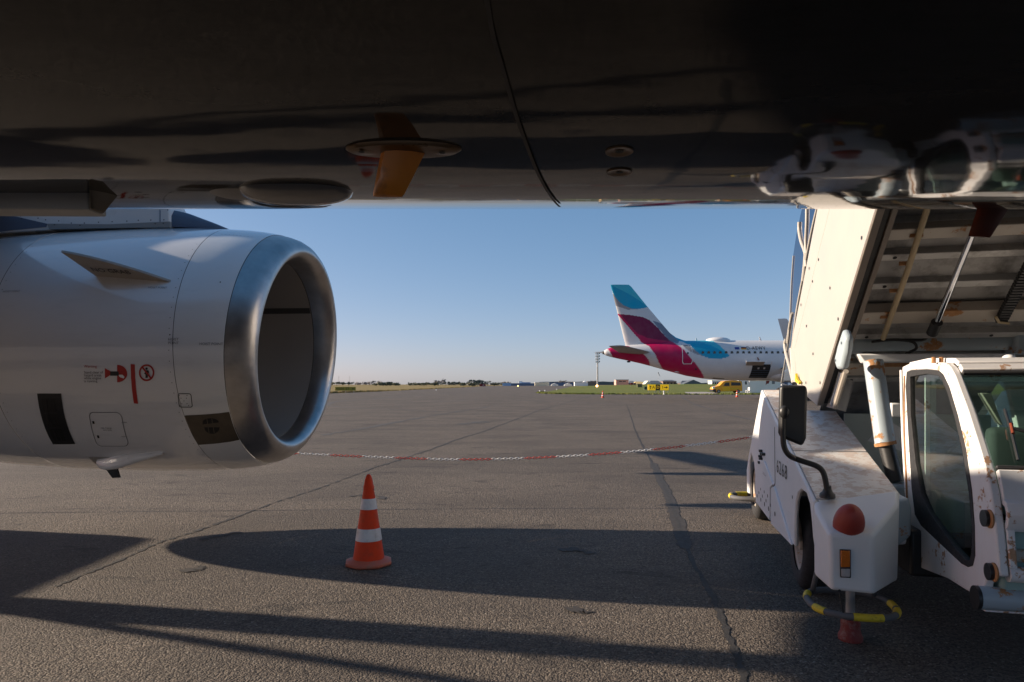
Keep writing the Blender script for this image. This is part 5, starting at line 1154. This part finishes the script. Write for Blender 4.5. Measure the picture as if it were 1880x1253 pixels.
for dz in (.08, -.08): b = MB(); b.box((1.05, -.106, .735+dz-.04), (1.55, -.102, .735+dz+.04)); b.build('line_mark', M['signblack'], s1)
def redsign(px, Y, w, h, z0, label, m='signred'):
    o = empty('mandatory_sign', ((px-CX)*Y/FPX, Y, 0), 0, label, 'sign'); b = MB(); b.box((-w/2, -.15, z0), (w/2, .15, z0+h)); b.build('sign_panel', M[m], o, bevel=.02)
    for x in (-w/2+.15, w/2-.15): b = MB(); b.box((x-.05, -.05, -.1), (x+.05, .05, z0)); b.build('leg', M['galv'], o)
    flat_text('33', h*.75, (w*.12, z0+h*.5), M['white'], 'lettering', o, -.155); return o
redsign(886, 330, 3.0, 1.1, .55, 'red runway holding sign beside the shrubs left of the taxiway'); o = redsign(1162, 250, 2.0, .75, .9, 'dark red sign on the lawn below the pink brick house'); o.location.z = lawn_z(250)-.35
o = empty('equipment_box', ((1185-CX)*175/FPX, 175, .05), 0, 'dark green equipment box left of the taxiway direction sign', 'box'); b = MB(); b.box((-.36, -.3, .12), (.36, .3, .88)); b.build('cabinet', M['darkgreen'], o, bevel=.03); b = MB(); b.box((-.42, -.36, 0), (.42, .36, .118)); b.build('plinth', M['concrete'], o)
o = empty('equipment_shed', ((1174-CX)*230/FPX, 230, .3), 0, 'low olive equipment box on the lawn by the dark red sign', 'box'); b = MB(); b.box((-.8, -.5, 0), (.8, .5, 1.2)); b.build('cabinet', M['leafa'], o, bevel=.04); b = MB(); b.box((-.9, -.6, 1.202), (.9, .6, 1.28)); b.build('lid', M['roofgrey'], o)
# floodlight mast
LY = 300.0; lm = empty('floodlight_mast', ((1097-CX)*LY/FPX, LY, 0), 0, 'tall grey mast with clustered floodlights left of the coloured tail', 'mast')
b = MB(); b.tube([(0, 0, -.2), (0, 0, 14.6)], [.38, .26], 12); b.build('pole', M['galv'], lm, smooth=40)
for z in (11.2, 12.4, 13.6, 14.8):
    b = MB(); b.box((-.9, -.08, z-.06), (.9, .08, z+.06)); br = b.build('lamp_bracket', M['galv'], lm)
    for x in (-.75, .0, .75):
        b = MB(); b.box((x-.27, -.45, z+.06), (x+.27, -.15, z+.62)); b.build('floodlight', M['reflector'] if x < .5 else M['galv'], br, bevel=.05)
b = MB(); b.tube([(.55, 0, 10.8), (.55, 0, 15.6)], .06, 6); b.tube([(-.6, 0, 10.8), (-.6, 0, 15.4)], .06, 6); b.build('ladder_rail', M['galv'], lm)
# edge lights and marker posts
M['amberlit'] = simple('lit_amber_lamp', (.9, .45, .12), .4, emit=((1.0, .55, .2), 3.0))
def edge_light(px, py, lab, h=.4, lit=False, Y=None):
    g = gnd(px, py) if Y is None else Vector(((px-CX)*Y/FPX, Y, 0)); o = empty('edge_light', (g.x, g.y, 0), 0, lab, 'edge light', 'edge lights of the taxiway'); k = h
    b = MB(); b.tube([(0, 0, 0), (0, 0, .6*k)], .10*k, 8); b.build('stem', M['galv'], o, smooth=40)
    b = MB(); b.ellipsoid((0, 0, .75*k), .30*k, .30*k, .28*k, None, 12, 8); b.build('lens', M['amberlit'] if lit else M['white'], o, smooth=60); return o
edge_light(1096, 714.5, 'lit amber lamp at the foot of the floodlight mast', 1.3, True); edge_light(951, 712, 'small lit amber lamp far down the taxiway', 1.0, True)
for px, py, lab in ((991, 721.6, 'left one of the two small white edge lights on the tip of the lawn'), (1000.5, 720.6, 'right one of the two small white edge lights on the tip of the lawn'), (1022, 717.5, 'small white edge light on the far side of the lawn tip'), (801, 719, 'small white edge light at the edge of the dry grass')): edge_light(px, py, lab, .42)
o = empty('marker_post', (gnd(1218.7, 725).x, gnd(1218.7, 725).y, .02), 0, 'short white marker post at the lawn edge below the taxiway sign', 'marker post'); b = MB(); b.tube([(0, 0, 0), (0, 0, .32)], .08, 8); b.build('post', M['white'], o); b = MB(); b.ellipsoid((0, 0, .42), .13, .13, .12); b.build('lens', M['reflector'], o)
# windsock beyond the lawn
WY = 400; o = empty('windsock', ((1208-CX)*WY/FPX, WY, 0), 0, 'thin windsock mast standing behind the houses under the coloured tail', 'windsock'); b = MB(); b.tube([(0, 0, 0), (0, 0, 9.0)], .05, 6); b.build('mast', M['galv'], o); b = MB(); b.tube([(0, 0, 8.6), (1.2, 0, 6.2)], [.22, .10], 8); b.build('sock', M['roofdark'], o)

def house(name, px0, px1, ytop, Y, wall, roof, label, cat='house', kind='hip', zb=0.0, wins=0, eave=.55, depth=8.0, base=None, gable=None):
    """building whose front spans px0..px1 at distance Y; ytop is its roof line in the photo"""
    x0, x1 = (px0-CX)*Y/FPX, (px1-CX)*Y/FPX; H = CH+(CY-ytop)*Y/FPX; w = x1-x0
    o = empty(name, ((x0+x1)/2, Y, 0), 0, label, cat); he = H if kind == 'flat' else max(.8, H*eave) ; b = MB(); b.box((-w/2, 0, -.3), (w/2, depth, he)); b.build('wall', M[wall], o)
    b = MB()
    if kind == 'flat': b.box((-w/2-.15, -.15, he+.002), (w/2+.15, depth+.15, he+.3))
    elif kind == 'gable': b.prism([(-w/2-.3, -.3, he+.002), (w/2+.3, -.3, he+.002), (0, -.3, H)], (0, depth+.6, 0))
    else:
        i = min(w*.22, depth*.45); b.add([(-w/2-.35, -.35, he+.002), (w/2+.35, -.35, he+.002), (w/2+.35, depth+.35, he+.002), (-w/2-.35, depth+.35, he+.002), (-w/2+i, depth/2, H), (w/2-i, depth/2, H)], [(0, 1, 5, 4), (1, 2, 5), (2, 3, 4, 5), (3, 0, 4), (3, 2, 1, 0)])
    b.build('roof', M[roof], o)
    for k in range(wins):
        xw = -w/2+w*(k+.5)/wins; b = MB(); b.box((xw-.5, -.05, he*.45), (xw+.5, -.003, he*.8)); b.build('window', M['winglass'], o)
    return o
# right of the mast, behind the bank
h_ = house('house', 1131, 1154, 698.2, 372, 'pinkwall', 'roofgrey', 'pink brick house with two dark upper windows behind the lawn bank', 'house', 'flat', depth=7)
for xw in (-1.0, 1.0): b = MB(); b.box((xw-.75, -.05, 2.85), (xw+.75, -.003, 3.35)); b.build('window', M['winglass'], h_)
house('house', 1154.5, 1167, 699.5, 378, 'brick', 'roofgrey', 'dark brick wing on the right of the pink brick house', 'house', 'hip')
house('house', 1165, 1184, 700.8, 365, 'cream', 'ochre', 'low cream house with an ochre roof right of the pink brick house', 'house', 'hip', wins=2, eave=.6)
house('house', 1185.5, 1194, 699.6, 350, 'white', 'cream', 'small white gabled house between the cream house and the green-roofed house', 'house', 'gable', eave=.5)
house('house', 1192, 1216, 699.2, 362, 'tealwall', 'roofdark', 'green-walled house with a dark hipped roof under the coloured tail', 'house', 'hip', wins=3)
house('house', 1217, 1242, 697.8, 385, 'brownwall', 'roofdark', 'brown timber house with a flat dark roof behind the taxiway sign', 'house', 'hip', wins=4, eave=.8)
house('house', 1250, 1275, 699.2, 395, 'brownwall', 'roofdark', 'dark house half hidden behind the teal gable', 'house', 'hip')
house('house', 1256, 1290, 697.6, 366, 'tealwall', 'roofdark', 'wide teal gabled house under the belly of the distant airliner', 'house', 'gable', wins=2, eave=.45)
house('house', 1307, 1328, 700.0, 400, 'white', 'cream', 'white long building with small windows left of the yellow van roof', 'house', 'flat', wins=5)
# far left of the mast: hangars and halls
house('hangar', 922, 938, 704.2, 690, 'bluewall', 'bluewall', 'light blue low hall at the end of the taxiway', 'hangar', 'flat')
house('hangar', 938, 982, 704.6, 700, 'navy', 'navy', 'dark blue low hangar next to the light blue hall', 'hangar', 'flat')
house('hangar', 952.5, 959, 700.8, 705, 'white', 'white', 'small white tower house above the dark blue hangar', 'hangar', 'flat')
house('hangar', 958, 974, 702.8, 703, 'bluewall', 'navy', 'blue upper storey on the dark blue hangar', 'hangar', 'flat')
house('hangar', 982, 1008.5, 702.8, 680, 'cream', 'white', 'long cream flat hall in the middle of the far buildings', 'hangar', 'flat')
house('hangar', 1008.5, 1055, 703.2, 705, 'navy', 'navy', 'dark blue long hall behind two white tents', 'hangar', 'flat')
house('tent', 1012, 1025, 703.8, 672, 'white', 'white', 'left one of two white peaked tents before the dark blue hall', 'tent', 'gable', eave=.4, depth=5)
house('tent', 1036, 1050, 703.6, 672, 'white', 'white', 'right one of two white peaked tents before the dark blue hall', 'tent', 'gable', eave=.4, depth=5)
house('house', 1055, 1079, 702.6, 660, 'white', 'white', 'low white house left of the floodlight mast', 'house', 'flat')
house('house', 1068, 1079.5, 699.6, 662, 'white', 'white', 'white gabled house left of the floodlight mast', 'house', 'gable', depth=6)
house('house', 1078.5, 1095, 701.0, 668, 'brownwall', 'roofdark', 'dark brown building just left of the floodlight mast', 'house', 'flat')
# far wooded ridge right of the mast and behind the houses
b = MB(); rnd = random.Random(3); P = [(x, 1500, 6.0+rnd.uniform(-.6, .6)+1.6*math.sin(x*.011)) for x in range(60, 1400, 14)]
m_ = len(P); b.add([(x, y, -2) for x, y, z in P]+P+[(x, y+120, z*.5) for x, y, z in P], [(i, i+1, m_+i+1, m_+i) for i in range(m_-1)]+[(m_+i, m_+i+1, 2*m_+i+1, 2*m_+i) for i in range(m_-1)]); M['ridge'] = simple('far_woods', (.10, .125, .14), .95, var=.3, vs=.02); tag(b.build('wooded_ridge', M['ridge']), kind='structure')  # bluish tone holds the distance haze in the woods colour
# trees and shrubs along the left horizon
def crown(name, cx_, cz_, rx, rz, n, m, par, leaf=.5, dep=None):
    b = MB(); rnd = random.Random(int(rx*1000+cz_*77+n)); cl = [(rnd.uniform(-.75, .75)*rx, rnd.uniform(-.6, .6)*(dep or rx), cz_+rnd.uniform(-.65, .6)*rz, rnd.uniform(.28, .5)) for _ in range(9)]
    for i in range(n):
        c = cl[i % 9]; a, e = rnd.uniform(0, 6.283), rnd.uniform(-1.2, 1.5); k = c[3]*rnd.uniform(.5, 1.05); p = Vector((c[0]+rx*k*math.cos(a)*math.cos(e), c[1]+(dep or rx)*k*math.sin(a)*math.cos(e), c[2]+rz*k*math.sin(e)))
        u = Vector((rnd.gauss(0, 1), rnd.gauss(0, 1), rnd.gauss(0, 1))).normalized(); w = u.orthogonal().normalized(); s_ = leaf*rnd.uniform(.5, 1.2); b.add([p-u*s_, p+w*s_*.6, p+u*s_, p-w*s_*.6], [(0, 1, 2, 3)])
    return b.build(name, m, par)
def tree(px, Y, w, h, label, m='leafb', kind='tree', cat='tree', group='trees and shrubs along the far edge of the airfield', n=150):
    o = empty(kind, ((px-CX)*Y/FPX, Y, 0), 0, label, cat, group); b = MB(); b.tube([(0, 0, -.3), (0.05*h, 0, h*.35), (0, 0, h*.75)], [.045*h, .035*h, .01*h], 7)
    for k in range(4): a = k*1.7; b.tube([(0.03*h, 0, h*(.3+.08*k)), (w*.3*math.cos(a), w*.3*math.sin(a), h*(.55+.09*k))], [.02*h, .006*h], 5)
    b.build('trunk', M['bark'], o); crown('crown', 0, h*.6, w*.5, h*.42, n, M[m], o, leaf=max(.25, w*.07)); return o
rt = random.Random(11)
shr = [(618, 560, 15, 4.2, 'leafa'), (640, 760, 12, 5.5, 'leafb'), (666, 820, 20, 5.5, 'twig'), (688, 800, 18, 6.8, 'twig'), (704, 620, 19, 4.4, 'leafa'), (722, 640, 16, 3.7, 'leafa'), (757, 600, 9, 3.6, 'leafa'), (770, 610, 13, 3.8, 'leafa'), (783, 590, 12, 4.1, 'leafa'), (798, 600, 13, 3.9, 'leafa'), (804, 640, 15, 8.6, 'twig'),
       (818, 640, 9, 5.2, 'leafb'), (829, 660, 9, 4.4, 'leafb'), (836, 690, 12, 5.6, 'leafb'), (846, 690, 9, 4.6, 'leafb'), (862, 650, 6, 6.2, 'leafb'), (857, 560, 14, 3.7, 'leafa'), (868, 570, 14, 3.6, 'leafa'), (876, 620, 15, 7.3, 'leafb'), (881, 640, 9, 7.0, 'leafb'), (895, 610, 9, 5.9, 'leafb'), (908, 640, 10, 4.0, 'leafa'), (916, 660, 9, 3.6, 'leafa'),
       (926, 760, 18, 5.6, 'twig'), (1028, 760, 12, 7.2, 'twig'), (1034, 770, 12, 7.8, 'twig'), (1049, 770, 9, 6.0, 'twig'), (1060, 720, 7, 4.6, 'leafb'), (1086, 720, 12, 7.2, 'twig')]
names = {'leafa': 'olive shrub', 'leafb': 'dark evergreen tree', 'twig': 'bare leafless tree'}
where = {618: 'just right of the engine inlet', 640: 'behind the dark yellow sign', 666: 'first right of the dark yellow sign', 688: 'second right of the dark yellow sign', 704: 'wide and low left of the bare gap', 722: 'at the left end of the treeless gap', 757: 'at the right end of the treeless gap', 770: 'second from the treeless gap', 783: 'third from the treeless gap', 798: 'at the foot of the tall bare tree', 804: 'standing tallest on the left horizon', 818: 'first of the row right of the tall bare tree',
         829: 'second of the row right of the tall bare tree', 836: 'third and broadest right of the tall bare tree', 846: 'last of the row right of the tall bare tree', 862: 'narrow and pointed left of the red sign', 857: 'left of the two low ones before the red sign', 868: 'right of the two low ones before the red sign', 876: 'biggest of those left of the red sign', 881: 'directly behind the red sign', 895: 'just right of the red sign', 908: 'left of the last two before the blue hall', 916: 'next to the light blue hall',
         926: 'behind the light blue hall', 1028: 'behind the left white tent', 1034: 'behind the gap between the white tents', 1049: 'behind the right white tent', 1060: 'by the low white house', 1086: 'behind the dark brown building'}
for px, Y, w, h, m in shr: tree(px, Y, w, h*.8, '%s %s' % (names[m], where[px]), m, 'shrub' if m == 'leafa' else 'tree', 'shrub' if m == 'leafa' else 'tree', n=170 if m != 'twig' else 90)
for px, h in ((622, 15), (642, 15)):
    Y = 1100; o = empty('radio_mast', ((636 if px == 642 else 631)*0+(px-CX)*Y/FPX, Y, 0), 0, '%s thin radio mast on the left horizon' % ('left' if px == 622 else 'right'), 'mast'); b = MB(); b.tube([(0, 0, 0), (0, 0, h)], [.35, .15], 6); b.build('pole', M['galv'], o); b = MB(); b.box((-.9, -.05, h-2), (.9, .05, h-1.8)); b.build('crossarm', M['galv'], o)
# grass tufts along the lawn and field edges
def tufts(name, pts_, n, hgt, m, seed):
    rnd = random.Random(seed); b = MB()
    for _ in range(n):
        i = rnd.randrange(len(pts_)-1); t = rnd.random(); p = Vector(pts_[i]).lerp(Vector(pts_[i+1]), t); p += Vector((rnd.gauss(0, .25), rnd.gauss(.35, .4))); a = rnd.uniform(0, 3.14); s_ = rnd.uniform(.05, .14); h = hgt*rnd.uniform(.4, 1.2); d = Vector((math.cos(a), math.sin(a)))*s_
        b.add([(p.x-d.x, p.y-d.y, 0), (p.x+d.x, p.y+d.y, 0), (p.x+d.x*.3+rnd.uniform(-.05, .05), p.y, h)], [(0, 1, 2)])
    return tag(b.build(name, m), kind='stuff')
tufts('grass_tufts', [(52, 99.3), (40, 99.2), (22, 99.8), (12, 102), (7, 105.5), (5.2, 111), (4.9, 118), (5.5, 126)], 5000, .22, M['lawn'], 1)
tufts('dry_grass_tufts', [(-24, 470), (-25, 300), (-28, 144), (-30.3, 117), (-32.4, 95)], 4000, .35, M['field'], 2)

# unseen power cart, added to cast the soft shadow at the left
gp = empty('shadow_cart', (-10.75, 6.85, 0), 0, 'yellow cart added out of view to cast the soft shadow at the left', 'power cart')
b = MB(); b.prism([(1.0, -.83, .35), (1.0, -.83, 1.9), (.7, -.83, 2.1), (-1.2, -.83, 2.1), (-1.2, -.83, .35)], (0, 1.9, 0)); b.build('housing', M['vanpaint'], gp, bevel=.05)
b = MB(); b.box((-1.25, -.8, .25), (1.05, .95, .345)); b.build('frame', M['blackpl'], gp)
for x in (-.8, .7):
    for y in (-.72, .85):
        b = MB(); b.lathe([(-.08, .01), (-.08, .2), (-.05, .24), (.05, .24), (.08, .2), (.08, .01)], (x, y, .24), (0, 1, 0), 20); b.build('wheel', M['rubber'], gp, smooth=45)
b = MB(); b.tube([(1.0, 0, .3), (1.9, 0, .5)], .03, 8); b.build('tow_bar', M['galv'], gp, smooth=40)
b = MB(); b.box((-.6, -.855, .8), (.2, -.832, 1.35)); b.build('control_panel', M['blackpl'], gp)

# separate small alike pieces that were drawn together
def islands(o):
    bm = bmesh.new(); bm.from_mesh(o.data); seen = set(); groups = []
    for f_ in bm.faces:
        if f_.index in seen: continue
        st_, g = [f_], []; seen.add(f_.index)
        while st_:
            x = st_.pop(); g.append(x)
            for e in x.edges:
                for y in e.link_faces:
                    if y.index not in seen: seen.add(y.index); st_.append(y)
        groups.append([[tuple(v.co) for v in x.verts] for x in g])
    bm.free()
    if len(groups) < 2: return
    sm = o.data.polygons[0].use_smooth; mat_ = o.data.materials[0]; nm = o.name.split('.')[0]
    for i, g in enumerate(groups):
        idx = {}; vs = []; fs = []
        for f_ in g:
            r_ = []
            for v in f_:
                if v not in idx: idx[v] = len(vs); vs.append(v)
                r_.append(idx[v])
            fs.append(r_)
        me = bpy.data.meshes.new(nm); me.from_pydata(vs, [], fs); me.materials.append(mat_); me.polygons.foreach_set('use_smooth', [sm]*len(fs))
        if i == 0: o.data = me
        else:
            c = o.copy(); c.data = me; COL.objects.link(c)
SPLIT = {'mast_bolt', 'cover_bolt', 'vent_hole', 'panel_screw', 'ladder_rail', 'belly_stencil', 'panel_latch', 'drain_hole', 'grille', 'grille_bar', 'bolt_head', 'panel_rivet', 'pylon_rivet', 'fan_blade', 'bumper_strut', 'door_latch', 'driver_seat'}
for o in [o for o in SC.objects if o.type == 'MESH' and o.name.split('.')[0] in SPLIT]: islands(o)
